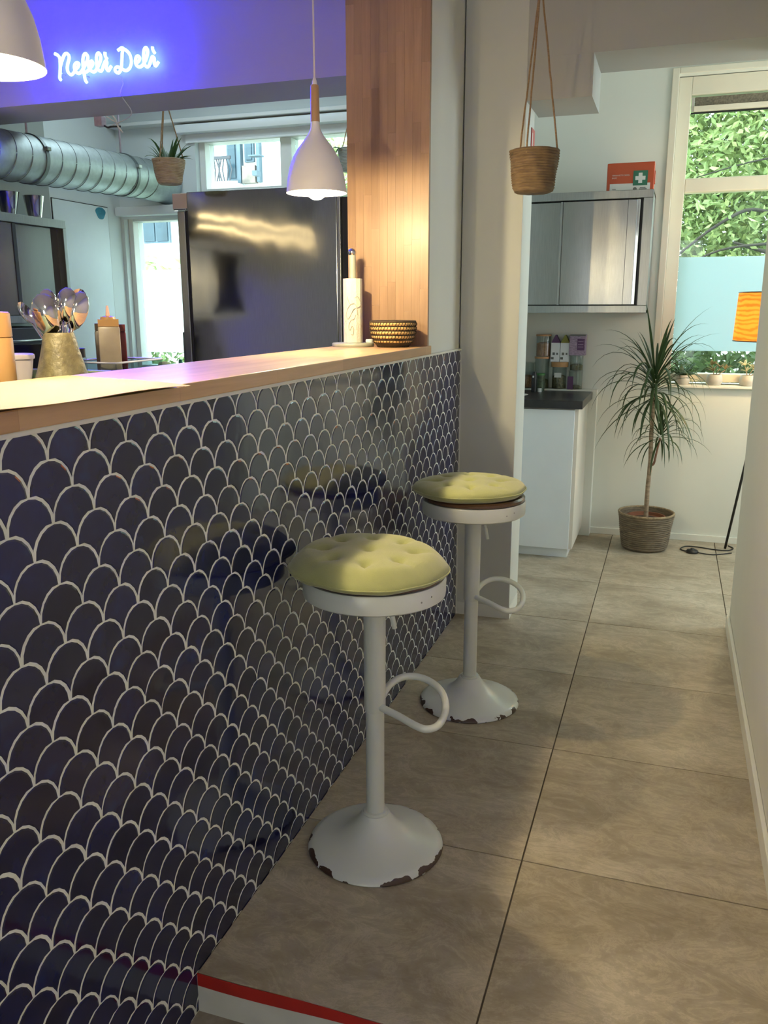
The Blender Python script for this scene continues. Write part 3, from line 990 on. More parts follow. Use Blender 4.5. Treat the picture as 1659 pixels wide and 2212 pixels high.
# ================================================================== BAR STOOLS
def make_stool(loc, rz, label):
    t = thing('bar_stool', label, 'stool', (0, 0, 0), 'white pedestal bar stools')
    prof = [(0.0, 0.0), (0.176, 0.0), (0.179, 0.004), (0.176, 0.011), (0.160, 0.018), (0.135, 0.025), (0.110, 0.034), (0.088, 0.044), (0.070, 0.055), (0.056, 0.068), (0.046, 0.081), (0.039, 0.092), (0.036, 0.098), (0.0, 0.099)]
    MB().lathe((0, 0, 0), prof, 64).part('base', M_CHIP, t, smooth=50)
    MB().lathe((0, 0, 0), [(0.0, 0.093), (0.031, 0.093), (0.0325, 0.098), (0.031, 0.104), (0.026, 0.105), (0.0, 0.105)], 32).part('collar', M_ENAMEL, t, smooth=50)
    MB().lathe((0, 0, 0), [(0.0, 0.10), (0.0238, 0.10), (0.0238, 0.40), (0, 0.40)], 32).part('lower_post', M_ENAMEL, t, smooth=50)
    MB().lathe((0, 0, 0), [(0.0, 0.389), (0.0262, 0.389), (0.0275, 0.393), (0.0280, 0.71), (0, 0.71)], 32).part('upper_post', M_ENAMEL, t, smooth=50)
    uv = [(0.015, -0.018), (0.06, -0.052), (0.1, -0.086), (0.128, -0.098), (0.158, -0.082), (0.178, -0.03), (0.176, 0.03), (0.152, 0.075), (0.115, 0.1), (0.075, 0.1), (0.04, 0.07), (0.015, 0.018)]
    MB().tube(cr([(u, v, 0.409 + 0.24 * v) for u, v in uv], 5), 0.0095, 12).part('foot_ring', M_ENAMEL, t, smooth=50)
    lv = MB().tube(cr([(0.02, 0.0, 0.708), (0.034, 0.0, 0.685), (0.040, -0.002, 0.665), (0.047, -0.004, 0.632)]), 0.0045, 8).part('height_lever', M_ENAMEL, t, smooth=50)
    MB().tube([(0.043, -0.003, 0.65), (0.050, -0.005, 0.612)], 0.0062, 10).part('lever_grip', M_ENAMEL, lv, smooth=50)
    MB().lathe((0, 0, 0), [(0.0, 0.703), (0.168, 0.703), (0.1755, 0.708), (0.1765, 0.715), (0.1765, 0.749), (0.174, 0.753), (0.0, 0.753)], 72).part('seat_rim', M_ENAMEL, t, smooth=40)
    MB().lathe((0, 0, 0), [(0.0, 0.753), (0.168, 0.753), (0.174, 0.757), (0.174, 0.765), (0.168, 0.771), (0.0, 0.771)], 72).part('seat_board', M_WOODDK, t, smooth=40)
    for an, zz in ((-52, 0.727), (-41, 0.733), (128, 0.73)):
        MB().tube([(0.1755 * math.cos(R(an)), 0.1755 * math.sin(R(an)), zz), (0.1772 * math.cos(R(an)), 0.1772 * math.sin(R(an)), zz)], 0.0022, 8).part('rim_screw', M_STEELD, t)
    t.location = loc
    t.rotation_euler = (0, 0, rz)
    return t
st0 = make_stool((0.218, 1.875, 0), R(19.2), 'nearer white bar stool with chipped round base and olive cushion')
st1 = copy_tree(st0)
st1.location = (0.264, 2.782, 0)
st1.rotation_euler = (0, 0, R(12.3))
st1['label'] = 'farther white bar stool standing beside the white column'

def make_cushion(cx, cy, z0, Rr, H, tilt, label, seed, rz, sag=0.0):
    rnd = random.Random(seed)
    t = thing('seat_cushion', label, 'cushion', (cx, cy, z0), 'olive stool cushions')
    tufts = [(0.0, 0.0)] + [(0.55 * math.cos(2 * PI * k / 8 + 0.25), 0.55 * math.sin(2 * PI * k / 8 + 0.25)) for k in range(8)]
    nr, na = 26, 96
    def top(r, a):
        x, y = r * math.cos(a), r * math.sin(a)
        h = H * 0.55 * (max(0.0, 1 - r ** 5)) ** 0.55
        for (tx, ty) in tufts:
            d2 = (x - tx) ** 2 + (y - ty) ** 2
            h -= H * 0.30 * math.exp(-d2 / 0.0035)
            h -= H * 0.14 * math.exp(-d2 / 0.025)
        # creases running from each outer tuft to the rim
        for k in range(8):
            an = 2 * PI * k / 8 + 0.25
            da = (a - an + PI) % (2 * PI) - PI
            if r > 0.55:
                h -= H * 0.16 * math.exp(-(da * r / 0.04) ** 2) * (1 - r) * 2.2
        h += H * 0.030 * math.sin(a * 21 + 2.5 * math.sin(a * 3 + seed)) * (r ** 4) * (1.2 - r)
        h += H * 0.02 * math.sin(9 * x + 4 * y * y + seed) * math.sin(7 * y + seed)
        return h
    vs, fs = [], []
    def put(r, a, z):
        rr = r * Rr * (1 + 0.012 * math.sin(5 * a + seed) + 0.006 * math.sin(11 * a))
        tq = min(1.0, max(0.0, (rr - 0.150) / 0.045))
        z -= sag * tq * tq * (3 - 2 * tq)
        vs.append((cx + rr * math.cos(a), cy + rr * math.sin(a), z0 + z))
    zc = H * 0.42
    put(0, 0, zc + top(0, 0))
    for i in range(1, nr + 1):
        r = (i / nr) ** 0.8
        for k in range(na):
            a = 2 * PI * k / na
            put(r, a, zc + top(r, a))
    for k in range(na):
        fs.append((0, 1 + k, 1 + (k + 1) % na))
    for i in range(nr - 1):
        for k in range(na):
            a_, b_ = 1 + i * na + k, 1 + i * na + (k + 1) % na
            fs.append((a_, a_ + na, b_ + na, b_))
    base = 1 + (nr - 1) * na
    prev = base
    for j in range(1, 7):
        q = j / 6
        r = 1 - 0.10 * q ** 2
        if j == 6:
            r = 0.86
        start = len(vs)
        for k in range(na):
            a = 2 * PI * k / na
            put(r, a, zc * (1 - q) ** 0.8 + 0.0012 * math.sin(a * 19) * (1 - q) + 0.0)
        for k in range(na):
            k2 = (k + 1) % na
            fs.append((prev + k, start + k, start + k2, prev + k2))
        prev = start
    fs.append(tuple(prev + k for k in range(na)))
    mb = MB().add(vs, fs)
    mb.part('cover', M_CUSH, t, smooth=True)
    pip = []
    for k in range(96):
        a = 2 * PI * k / 96
        rr = Rr * 1.003 * (1 + 0.012 * math.sin(5 * a + seed) + 0.006 * math.sin(11 * a))
        pip.append((cx + rr * math.cos(a), cy + rr * math.sin(a), z0 + zc * 0.97 - sag))
    MB().tube(pip, 0.0018, 6, closed=True).part('piping', M_CUSH, t, smooth=True)
    for k, (tx, ty) in enumerate(tufts):
        r_ = math.hypot(tx, ty)
        a_ = math.atan2(ty, tx)
        MB().lathe((cx + tx * Rr, cy + ty * Rr, z0 + zc + top(r_, a_)), [(0.0, -0.001), (0.0045, -0.0008), (0.004, 0.001), (0, 0.0018)], 10).part('tuft', M_CUSH, t, smooth=True)
    t.rotation_euler = (tilt[0], tilt[1], 0)
    return t
make_cushion(0.206, 1.868, 0.7715, 0.195, 0.052, (R(0), R(1.2)), 'tufted olive cushion on the nearer bar stool, half in shadow', 1, 0, 0.017)
make_cushion(0.249, 2.778, 0.7715, 0.193, 0.052, (R(0), R(-0.6)), 'tufted olive cushion on the farther bar stool by the column', 4, 0)

# ================================================================== PENDANT LAMPS
def make_pendant(loc, label, watts):
    t = thing('pendant_lamp', label, 'lamp', (0, 0, 0), 'white pendant lamps over the counter')
    outer = [(0.0925, 0.0), (0.0905, 0.018), (0.087, 0.045), (0.080, 0.075), (0.069, 0.103), (0.054, 0.128), (0.038, 0.148), (0.024, 0.166), (0.0155, 0.182), (0.0135, 0.198), (0.0135, 0.203)]
    inner = [(0.0135 - 0.003, 0.18), (0.022, 0.160), (0.036, 0.144), (0.052, 0.125), (0.067, 0.10), (0.078, 0.073), (0.085, 0.044), (0.0885, 0.018), (0.0905, 0.0)]
    MB().lathe((0, 0, 0), outer + inner + [outer[0]], 56).part('shade', M_PENDW, t, smooth=55)
    MB().lathe((0, 0, 0), [(0.0, 0.203), (0.0138, 0.203), (0.0126, 0.30), (0.0115, 0.305), (0.0, 0.305)], 24).part('wood_stem', M_WOODPEND, t, smooth=50)
    MB().lathe((0, 0, 0), [(0.0, 0.305), (0.0078, 0.305), (0.0068, 0.316), (0.0035, 0.326), (0.0, 0.327)], 16).part('cord_grip', M_CORD, t, smooth=50)
    MB().tube([(0, 0, 0.322), (0, 0, ZC - loc[2] - 0.02)], 0.003, 8).part('cord', M_CORD, t, smooth=True)
    MB().lathe((0, 0, ZC - loc[2]), [(0.0, -0.03), (0.045, -0.025), (0.05, -0.001), (0, -0.001)], 24).part('ceiling_rose', M_PENDW, t, smooth=50)
    MB().lathe((0, 0, 0), [(0.0, 0.16), (0.012, 0.16), (0.012, 0.07), (0.016, 0.065), (0.0, 0.065)], 20).part('socket', M_CORD, t, smooth=50)
    MB().lathe((0, 0, 0), [(0.0, -0.020), (0.014, -0.017), (0.026, -0.008), (0.031, 0.008), (0.030, 0.024), (0.024, 0.042), (0.016, 0.056), (0.012, 0.066), (0, 0.066)], 28).part('bulb', M_BULB, t, smooth=True)
    t.location = loc
    l = light('pendant_glow', 'POINT', (0, 0, -0.024), watts, WARM, radius=0.018)
    l.parent = t
    return t
p0 = make_pendant((-0.2, 2.55, 1.732), 'white pendant lamp with wooden stem hanging in front of the fridge', 32)
p1 = make_pendant((-0.205, 1.205, 1.765), 'white pendant lamp cut off by the upper left picture edge', 32)
p2 = make_pendant((-0.205, -0.15, 1.765), 'added unseen white pendant lamp farther along the counter, nearest the shop front', 32)  # third pendant, out of view, added for its light

# ================================================================== NEON SIGN
NEON = [('N',[[(-1.956,2.544),(-1.941,2.537),(-1.931,2.525),(-1.93,2.512),(-1.932,2.483),(-1.937,2.455),(-1.939,2.437),(-1.933,2.431)],[(-1.932,2.486),(-1.918,2.514),(-1.904,2.534),(-1.892,2.54),(-1.88,2.532),(-1.879,2.517),(-1.888,2.497),(-1.893,2.479),(-1.891,2.462),(-1.881,2.451),(-1.872,2.448),(-1.86,2.455),(-1.848,2.468)]]),('e',[[(-1.848,2.468),(-1.834,2.478),(-1.827,2.489),(-1.832,2.495),(-1.841,2.496),(-1.851,2.488),(-1.854,2.476),(-1.85,2.461),(-1.838,2.452),(-1.827,2.451),(-1.813,2.46)]]),('f',[[(-1.813,2.46),(-1.797,2.479),(-1.782,2.498),(-1.776,2.517),(-1.786,2.53),(-1.798,2.522),(-1.804,2.501),(-1.805,2.473),(-1.803,2.452),(-1.801,2.43),(-1.797,2.416),(-1.791,2.408)],[(-1.803,2.453),(-1.79,2.453),(-1.774,2.462)]]),('e',[[(-1.774,2.462),(-1.758,2.475),(-1.75,2.487),(-1.756,2.496),(-1.768,2.492),(-1.775,2.478),(-1.772,2.465),(-1.76,2.454),(-1.748,2.45),(-1.736,2.456)]]),('l',[[(-1.736,2.456),(-1.718,2.48),(-1.707,2.5),(-1.707,2.517),(-1.717,2.527),(-1.727,2.516),(-1.73,2.495),(-1.729,2.471),(-1.724,2.457),(-1.711,2.45),(-1.702,2.456)]]),('i',[[(-1.702,2.456),(-1.691,2.478),(-1.68,2.491),(-1.675,2.483),(-1.679,2.47),(-1.678,2.457),(-1.67,2.449),(-1.658,2.461),(-1.652,2.467)],[(-1.681,2.527),(-1.682,2.517),(-1.679,2.506),(-1.672,2.498)]]),('D',[[(-1.612,2.528),(-1.587,2.537),(-1.591,2.51),(-1.595,2.481),(-1.599,2.46),(-1.604,2.446),(-1.619,2.435),(-1.633,2.445),(-1.633,2.455),(-1.622,2.46),(-1.607,2.456),(-1.593,2.448),(-1.575,2.442),(-1.558,2.449),(-1.547,2.466),(-1.545,2.484),(-1.551,2.506),(-1.565,2.522),(-1.586,2.535)]]),('e',[[(-1.523,2.465),(-1.508,2.474),(-1.5,2.485),(-1.504,2.494),(-1.515,2.495),(-1.523,2.482),(-1.523,2.467),(-1.513,2.454),(-1.499,2.451),(-1.485,2.458)]]),('l',[[(-1.485,2.458),(-1.469,2.478),(-1.458,2.501),(-1.457,2.518),(-1.465,2.527),(-1.475,2.517),(-1.479,2.493),(-1.479,2.471),(-1.474,2.455),(-1.462,2.448),(-1.451,2.455)]]),('i',[[(-1.451,2.455),(-1.442,2.474),(-1.434,2.487),(-1.425,2.481),(-1.426,2.467),(-1.425,2.456),(-1.42,2.448),(-1.411,2.456),(-1.403,2.464)],[(-1.43,2.527),(-1.43,2.517),(-1.425,2.507),(-1.42,2.5)]])]
ns = thing('neon_sign', 'glowing blue white script neon sign reading Nefeli Deli on the beam', 'sign', (-1.68, 3.65, 2.40))
for ch, strokes in NEON:
    mb = MB()
    for s_ in strokes:
        mb.tube(cr([(x, 3.62, z) for x, z in s_], 4), 0.0070, 8)
    mb.part('letter_tube', M_NEON, ns, smooth=True, label='glowing letter ' + ch)
for x, z in ((-1.93, 2.46), (-1.80, 2.44), (-1.70, 2.47), (-1.60, 2.45), (-1.46, 2.46)):
    MB().tube([(x, 3.626, z), (x, 3.6515, z)], 0.003, 6).part('standoff', M_CORD, ns)
MB().tube(cr([(-1.62, 3.625, 2.436), (-1.615, 3.648, 2.40), (-1.63, 3.648, 2.35), (-1.75, 3.9, 2.325), (-1.93, 3.985, 2.30)]), 0.0025, 6).part('cord', M_CORD, ns, smooth=True)

# junction box with cables at the back of the beam
jb = thing('junction_box', 'small grey lilac electrical box with cables behind the beam', 'electrical box', (-1.98, 4.0, 2.29))
MB().box(-2.03, -1.985, 3.978, 4.02, 2.302, 2.350, 0.004).part('housing', M_DUCTBOX, jb)
MB().tube(cr([(-1.985, 4.0, 2.305), (-1.965, 4.0, 2.296), (-1.94, 4.0, 2.298), (-1.90, 4.02, 2.300)]), 0.005, 6).part('black_cable', M_BLACK, jb, smooth=True)
MB().tube(cr([(-1.93, 3.98, 2.36), (-1.915, 4.0, 2.33), (-1.905, 4.0, 2.30), (-1.89, 4.02, 2.27)]), 0.004, 6).part('white_cable', M_CORD, jb, smooth=True)
MB().tube(cr([(-1.955, 3.98, 2.345), (-1.935, 3.99, 2.33), (-1.91, 4.0, 2.315)]), 0.003, 6).part('white_cable', M_CORD, jb, smooth=True)

# ================================================================== KITCHEN
# spiral duct along the left wall
du = thing('spiral_duct', 'galvanised spiral ventilation duct under the kitchen ceiling', 'duct', (-2.5, 4.2, 2.05))
DR = 0.124
def dz(y):
    return 2.168 + (y - 3.84) * 0.041
MB().tube([(-2.5, 3.545, dz(3.545)), (-2.5, 4.0, dz(4.0)), (-2.5, 5.02, dz(5.02)), (-2.497, 5.15, dz(5.15) - 0.004), (-2.49, 5.25, dz(5.25) - 0.012), (-2.48, 5.352, dz(5.35) - 0.025)], DR, 48).part('pipe', M_GALV, du, smooth=40)
y = 3.56
while y < 5.25:
    c = dz(y)
    pts = [(-2.5 + (DR + 0.0005) * math.cos(2 * PI * k / 48), y + 0.118 * k / 48, c + (DR + 0.0005) * math.sin(2 * PI * k / 48)) for k in range(49)]
    MB().tube(pts, 0.0022, 5, caps=True).part('spiral_seam', M_GALVD, du, smooth=True)
    y += 0.118
for yc in (4.03, 4.87):
    cl = MB().lathe((-2.5, yc, dz(yc)), [(DR + 0.001, -0.012), (DR + 0.006, -0.012), (DR + 0.006, 0.012), (DR + 0.001, 0.012), (DR + 0.001, -0.012)], 48, axis='y').part('clamp', M_GALVD, du, smooth=40)
    MB().box(-2.5 + DR * 0.80, -2.5 + DR * 1.12, yc - 0.016, yc + 0.016, dz(yc) + 0.035, dz(yc) + 0.055, 0.003).part('clamp_bolt', M_STEELD, cl)
    MB().tube([(-2.5, yc, dz(yc) + DR), (-2.5, yc, ZC)], 0.006, 8).part('hanger_rod', M_DUCTBOX, du, smooth=True)

# unseen extractor hood, added so its warm strips show as lines in the fridge
hd = thing('added_extractor_hood', 'added unseen steel extractor hood with warm light strips at the kitchen side wall', 'hood', (-2.65, 2.4, 1.95))
MB().box(-2.861, -2.45, 1.2, 3.54, 1.95, 2.42, 0.004).part('body', M_STEELD, hd)
for zz in (1.965, 2.055):
    MB().box(-2.449, -2.436, 1.25, 3.5, zz, zz + 0.018, 0.003).part('light_strip', emission_mat('warm_strip', (1.0, 0.74, 0.36), 11), hd)

# wall cabinet on the left wall
kc = thing('steel_wall_cabinet', 'long steel wall cabinet with sliding doors on the kitchen side wall', 'cabinet', (-2.69, 3.5, 1.315))
x0c, x1c, y0c, y1c, z0c, z1c = -2.86, -2.5, 2.7, 4.285, 1.312, 1.882
MB().box(x0c, x1c - 0.05, y0c, y1c, z0c, z0c + 0.02).box(x0c, x1c - 0.05, y0c, y1c, z1c - 0.02, z1c).box(x0c, x1c - 0.05, y1c - 0.02, y1c, z0c, z1c).box(x0c, x1c - 0.05, y0c, y0c + 0.02, z0c, z1c).box(x0c, x0c + 0.01, y0c, y1c, z0c, z1c).part('carcass', M_STEELD, kc)
MB().box(x1c - 0.05, x1c, y0c, y1c, z1c - 0.045, z1c, 0.002).part('top_rail', M_STEELD, kc)
MB().box(x1c - 0.05, x1c, y0c, y1c, z0c, z0c + 0.04, 0.002).part('bottom_rail', M_STEELD, kc)
MB().box(x1c - 0.05, x1c, y1c - 0.028, y1c, z0c + 0.04, z1c - 0.045, 0.002).part('end_stile', M_STEELD, kc)
MB().box(x1c - 0.048, x1c - 0.045, y1c - 0.16, y1c - 0.028, z0c + 0.04, z1c - 0.045).part('dark_gap', M_BLACK, kc)
MB().box(x1c - 0.042, x1c - 0.03, 3.885, 4.185, z0c + 0.042, z1c - 0.047, 0.002).part('door', M_STEEL, kc)
MB().box(x1c - 0.026, x1c - 0.012, 3.2, 3.86, z0c + 0.042, z1c - 0.047, 0.002).part('door', M_STEEL, kc)
MB().box(x1c - 0.028, x1c - 0.008, 3.86, 3.885, z0c + 0.042, z1c - 0.047, 0.001).part('door_edge', M_BLACK, kc)

def steel_cup(x, y, z, r0, r1, h, label):
    prof = [(0, z), (r0, z), (r1, z + h), (r1 + 0.002, z + h + 0.002), (r1 - 0.001, z + h + 0.001), (r0 - 0.003, z + 0.004), (0, z + 0.004)]
    return MB().lathe((x, y, 0), prof, 36).thing('steel_cup', M_CHROME, label, 'cup', (x, y, z), 'steel cups on the kitchen cabinet', smooth=45)
steel_cup(-2.63, 3.985, 1.882, 0.036, 0.062, 0.125, 'tapered steel cup on the cabinet, nearer the picture edge')
steel_cup(-2.60, 4.155, 1.882, 0.034, 0.056, 0.122, 'tapered steel cup at the end of the kitchen cabinet')

# white access panel on the wall, with a teal sticker
ap = thing('access_panel', 'flush white panel door on the kitchen side wall', 'panel', (-2.868, 4.9, 0.02))
MB().box(-2.869, -2.8625, 4.637, 5.196, 0.02, 2.06, 0.001).part('panel', mat('pale_panel', (0.66, 0.74, 0.77), 0.45, var=0.02), ap)
MB().box(-2.869, -2.8655, 4.632, 5.201, 0.015, 2.065).part('shadow_gap', M_RUBBER, ap)
q = [(5.115 + 0.052 * math.cos(a) * (1 + 0.15 * math.sin(3 * a)), 2.018 + 0.04 * math.sin(a)) for a in [2 * PI * i / 20 for i in range(20)]]
MB().prism([(max(min(a, 5.19), 5.0), min(b, 2.055)) for a, b in q], -2.8622, -2.8612, 'x').thing('teal_sticker', M_TEALST, 'round teal sticker at the corner of the white panel door', 'sticker')

# black oven under the cabinet
ov = thing('countertop_oven', 'black oven standing below the steel kitchen cabinet', 'oven', (-2.66, 3.85, 0.9))
MB().box(-2.85, -2.50, 3.45, 4.19, 0.93, 1.29, 0.008).part('body', M_BLACK, ov)
MB().box(-2.503, -2.494, 3.5, 4.05, 0.97, 1.20, 0.004).part('door', mat('dark_glass', (0.006, 0.005, 0.005), 0.1, var=0.1), ov)
MB().tube([(-2.475, 3.52, 1.22), (-2.475, 4.03, 1.22)], 0.007, 8).part('handle', M_STEELD, ov, smooth=True)
for yy in (3.5, 4.12):
    for xx in (-2.82, -2.53):
        MB().lathe((xx, yy, 0.9), [(0, 0), (0.012, 0), (0.012, 0.035), (0, 0.035)], 10).part('foot', M_BLACK, ov)
MB().box(-2.86, -2.30, 2.6, 4.5, 0.86, 0.90, 0.003).box(-2.86, -2.36, 2.6, 4.48, 0, 0.86).thing('steel_work_table', M_STEELD, 'steel work table against the kitchen side wall', 'table')

# fridge
fg = thing('steel_fridge', 'tall brushed steel fridge seen from its side', 'fridge', (-1.45, 4.95, 0))
MB().box(-1.885, -0.945, 4.60, 5.30, 0.12, 2.05, 0.004).part('body', M_FRIDGE, fg)
MB().box(-1.985, -1.887, 4.605, 5.29, 1.958, 2.046, 0.004).part('header_panel', mat('steel_warm_reflection', (0.50, 0.38, 0.32), 0.45, 0.3, var=0.05), fg)  # warm reflected light is put into this panel's colour
MB().box(-1.905, -1.8855, 4.612, 5.29, 0.14, 1.95).part('gasket', M_RUBBER, fg)
dr = MB().box(-1.955, -1.905, 4.603, 5.295, 0.14, 1.948, 0.006).part('door', M_STEELD, fg)
MB().box(-1.975, -1.955, 4.62, 4.66, 0.95, 1.25, 0.005).part('handle', M_STEELD, dr)
MB().box(-1.97, -1.886, 4.590, 4.602, 1.949, 1.960, 0.002).part('hinge', M_CHROME, fg)
MB().box(-0.9445, -0.925, 4.604, 5.29, 0.12, 2.045, 0.003).part('rear_edge', M_STEELD, fg)
MB().box(-0.925, -0.84, 4.63, 5.28, 0.25, 1.99, 0.003).part('black_back_panel', M_BLACK, fg)  # plain black upright panel, set back beside the rear edge
for xx in (-1.86, -0.98):
    for yy in (4.64, 5.26):
        MB().lathe((xx, yy, 0), [(0, 0), (0.025, 0), (0.02, 0.03), (0.015, 0.125), (0, 0.125)], 12).part('foot', M_BLACK, fg)

# roller blinds
rb = thing('roller_blind', 'wide white roller blind at the top of the tall kitchen window', 'blind', (-1.3, 5.32, 2.46))
MB().box(-2.355, -0.20, 5.27, 5.348, 2.515, 2.570, 0.014).part('cassette', M_BLINDC, rb, smooth=40)
MB().box(-2.31, -0.22, 5.335, 5.339, 2.470, 2.520).part('fabric', M_BLIND, rb)
MB().box(-2.31, -0.22, 5.331, 5.343, 2.462, 2.474, 0.003).part('bottom_bar', M_BLINDC, rb)
rb2 = thing('roller_blind', 'short white roller blind box above the low kitchen window', 'blind', (-2.56, 5.32, 2.01))
MB().box(-2.862, -2.24, 5.27, 5.348, 2.012, 2.075, 0.014).part('cassette', M_BLINDC, rb2, smooth=40)
MB().box(-2.845, -2.26, 5.335, 5.339, 1.996, 2.016).part('fabric', M_BLIND, rb2)

# ================================================================== HANGING PLANTERS
def planter(x, y, zr, r0, r1, h, m, label, plant, rope_top, rope_len_to_ceiling=True):
    t = thing('hanging_planter', label, 'planter', (x, y, zr - h), 'hanging woven planters')
    prof = []
    nrow = 15
    for i in range(nrow * 2 + 1):
        q = i / (nrow * 2)
        r = r0 + (r1 - r0) * q ** 0.85
        prof.append((r + (0.0018 if i % 2 else -0.0012), zr - h + 0.012 + (h - 0.012) * q))
    prof = [(0, zr - h), (r0 * 0.80, zr - h), (r0 * 0.95, zr - h + 0.005)] + prof + [(r1 - 0.007, zr), (r0 - 0.004, zr - h + 0.02), (0, zr - h + 0.02)]
    MB().lathe((x, y, 0), prof, 40, wob=lambda a, hh: 0.0016 * math.sin(7 * a + 60 * hh) + 0.001 * math.sin(13 * a)).part('basket', m, t, smooth=35)
    MB().lathe((x, y, 0), [(0, zr - 0.03), (r1 - 0.012, zr - 0.03), (r1 - 0.02, zr - 0.02), (0, zr - 0.018)], 24).part('soil', M_SOIL, t, smooth=True)
    for k in range(3):
        a = 2 * PI * k / 3 + rope_top[3]
        p = Vector((x + (r1 - 0.003) * math.cos(a), y + (r1 - 0.003) * math.sin(a), zr - 0.02))
        q = Vector(rope_top[:3])
        MB().tube([p + (q - p) * (i / 14) + Vector((random.uniform(-1, 1), random.uniform(-1, 1), 0)) * 0.0008 for i in range(15)], 0.0034, 6).part('rope', M_ROPE, t, smooth=True)
    MB().tube([rope_top[:3], (rope_top[0], rope_top[1], ZC - 0.001)], 0.004, 6).part('rope_hook', M_ROPE, t, smooth=True)
    return t

def blade(base, d, L, w, droop, n=7, twist=0.0):
    """strap leaf: list of (verts, faces) with a keel"""
    d = Vector(d).normalized()
    p = Vector(base)
    pts = [p.copy()]
    step = L / n
    v = d.copy()
    for i in range(n):
        p = p + v * step
        pts.append(p.copy())
        v = (v + Vector((0, 0, -droop * (i + 1) / n))).normalized()
    side = d.cross(Vector((0, 0, 1)))
    side = side.normalized() if side.length > 1e-4 else Vector((1, 0, 0))
    vs, fs = [], []
    for i, q in enumerate(pts):
        t = i / n
        ww = w * (0.55 + 0.9 * t if t < 0.4 else 0.91 * (1 - ((t - 0.4) / 0.6) ** 1.6)) + 0.0002
        tn = (pts[min(i + 1, n)] - pts[max(i - 1, 0)]).normalized()
        nr = tn.cross(side).normalized()
        vs += [q + side * ww, q + nr * ww * -0.35, q - side * ww]
    for i in range(n):
        a = i * 3
        fs += [(a, a + 1, a + 4, a + 3), (a + 1, a + 2, a + 5, a + 4)]
    return vs, fs

hp = planter(0.361, 3.2, 1.928, 0.071, 0.087, 0.142, M_BASK, 'raffia hanging planter in front of the white column', None, (0.362, 3.2, 2.47, 0.35))
for k in range(7):
    a = 2 * PI * k / 7 + 0.3
    vs, fs = blade((0.35 + 0.02 * math.cos(a), 3.2 + 0.02 * math.sin(a), 1.905), (math.cos(a), math.sin(a), 0.75), 0.075, 0.009, 0.9, 5)
    MB().add(vs, fs).part('leaf', M_BLACK if k == 1 else M_DRAC, hp, smooth=True)
kp = planter(-1.836, 4.35, 2.187, 0.066, 0.090, 0.13, M_BASKK, 'pale hanging planter with a spiky green plant in the kitchen', None, (-1.84, 4.35, 2.52, 2.6))
rr = random.Random(4)
for k in range(26):
    a = rr.uniform(0, 2 * PI)
    el = rr.uniform(0.6, 2.6)
    vs, fs = blade((-1.836 + 0.03 * math.cos(a), 4.35 + 0.03 * math.sin(a), 2.165), (math.cos(a), math.sin(a), el), rr.uniform(0.10, 0.17), rr.uniform(0.008, 0.013), rr.uniform(0.2, 0.55), 6)
    MB().add(vs, fs).part('leaf', M_SUCC, kp, smooth=True)
kp2 = planter(-1.06, 5.16, 2.33, 0.07, 0.088, 0.13, mat('grey_felt', (0.30, 0.32, 0.30), 0.9), 'grey hanging planter mostly hidden behind the wooden panel', None, (-1.06, 5.16, 2.56, 2.2))
for k in range(22):
    a = rr.uniform(0, 2 * PI)
    vs, fs = blade((-1.06 + 0.07 * math.cos(a), 5.16 + 0.07 * math.sin(a), 2.32), (math.cos(a), math.sin(a), 0.3), rr.uniform(0.08, 0.2), 0.008, 1.6, 6)
    MB().add(vs, fs).part('leaf', M_SUCC, kp2, smooth=True)

# red sign on the side of the column
rsg = thing('red_wall_sign', 'red sign on the side of the white column behind the planter', 'sign', (0.251, 3.825, 1.98))
MB().box(0.2505, 0.2535, 3.785, 3.867, 1.98, 2.118, 0.0008).part('plate', mat('sign_red', (0.45, 0.05, 0.045), 0.4), rsg)
MB().box(0.2535, 0.2539, 3.80, 3.815, 2.04, 2.10).box(0.2535, 0.2539, 3.83, 3.85, 2.02, 2.05).part('pictogram', M_WHITEP, rsg)

# ================================================================== ON THE WORKTOP
ZW = 1.2505
def paper(corners, z, name_label, wav, seed):
    rnd = random.Random(seed)
    n, m = 18, 10
    a, b, c, d = [Vector((p[0], p[1], 0)) for p in corners]
    vs, fs = [], []
    for layer in (0, 1):
        for i in range(n + 1):
            for j in range(m + 1):
                u, v = i / n, j / m
                p = a.lerp(b, u).lerp(d.lerp(c, u), v)
                hz = z + wav * (0.5 + 0.5 * math.sin(7 * u + seed)) * (0.25 + v)
                if p.x > 0.012:
                    hz -= (p.x - 0.012) * 0.10
                vs.append((p.x, p.y, hz + (0.0008 if layer else 0)))
    k = (n + 1) * (m + 1)
    for i in range(n):
        for j in range(m):
            q = i * (m + 1) + j
            fs.append((q, q + m + 1, q + m + 2, q + 1))
            fs.append((k + q, k + q + 1, k + q + m + 2, k + q + m + 1))
    bnd = [i * (m + 1) for i in range(n + 1)] + [n * (m + 1) + j for j in range(1, m + 1)] + [i * (m + 1) + m for i in range(n - 1, -1, -1)] + [j for j in range(m - 1, 0, -1)]
    for q in range(len(bnd)):
        e, g = bnd[q], bnd[(q + 1) % len(bnd)]
        fs.append((e, g, k + g, k + e))
    return MB().add(vs, fs).thing('paper_sheet', M_PAPER, name_label, 'paper', group='cream paper sheets on the worktop', smooth=40)
paper([(-0.285, 0.93), (-0.25, 1.40), (0.045, 1.36), (0.010, 0.88)], ZW + 0.0004, 'lowest cream paper sheet lying on the beech worktop', 0.002, 1)
paper([(-0.300, 0.86), (-0.275, 1.425), (0.062, 1.312), (0.020, 0.80)], ZW + 0.0058, 'topmost cream paper sheet, its corner overhanging the worktop edge', 0.0035, 2)
paper([(-0.25, 0.60), (-0.24, 1.06), (0.022, 1.04), (0.010, 0.58)], ZW + 0.0034, 'short cream paper sheet peeking out between the other sheets', 0.001, 3)

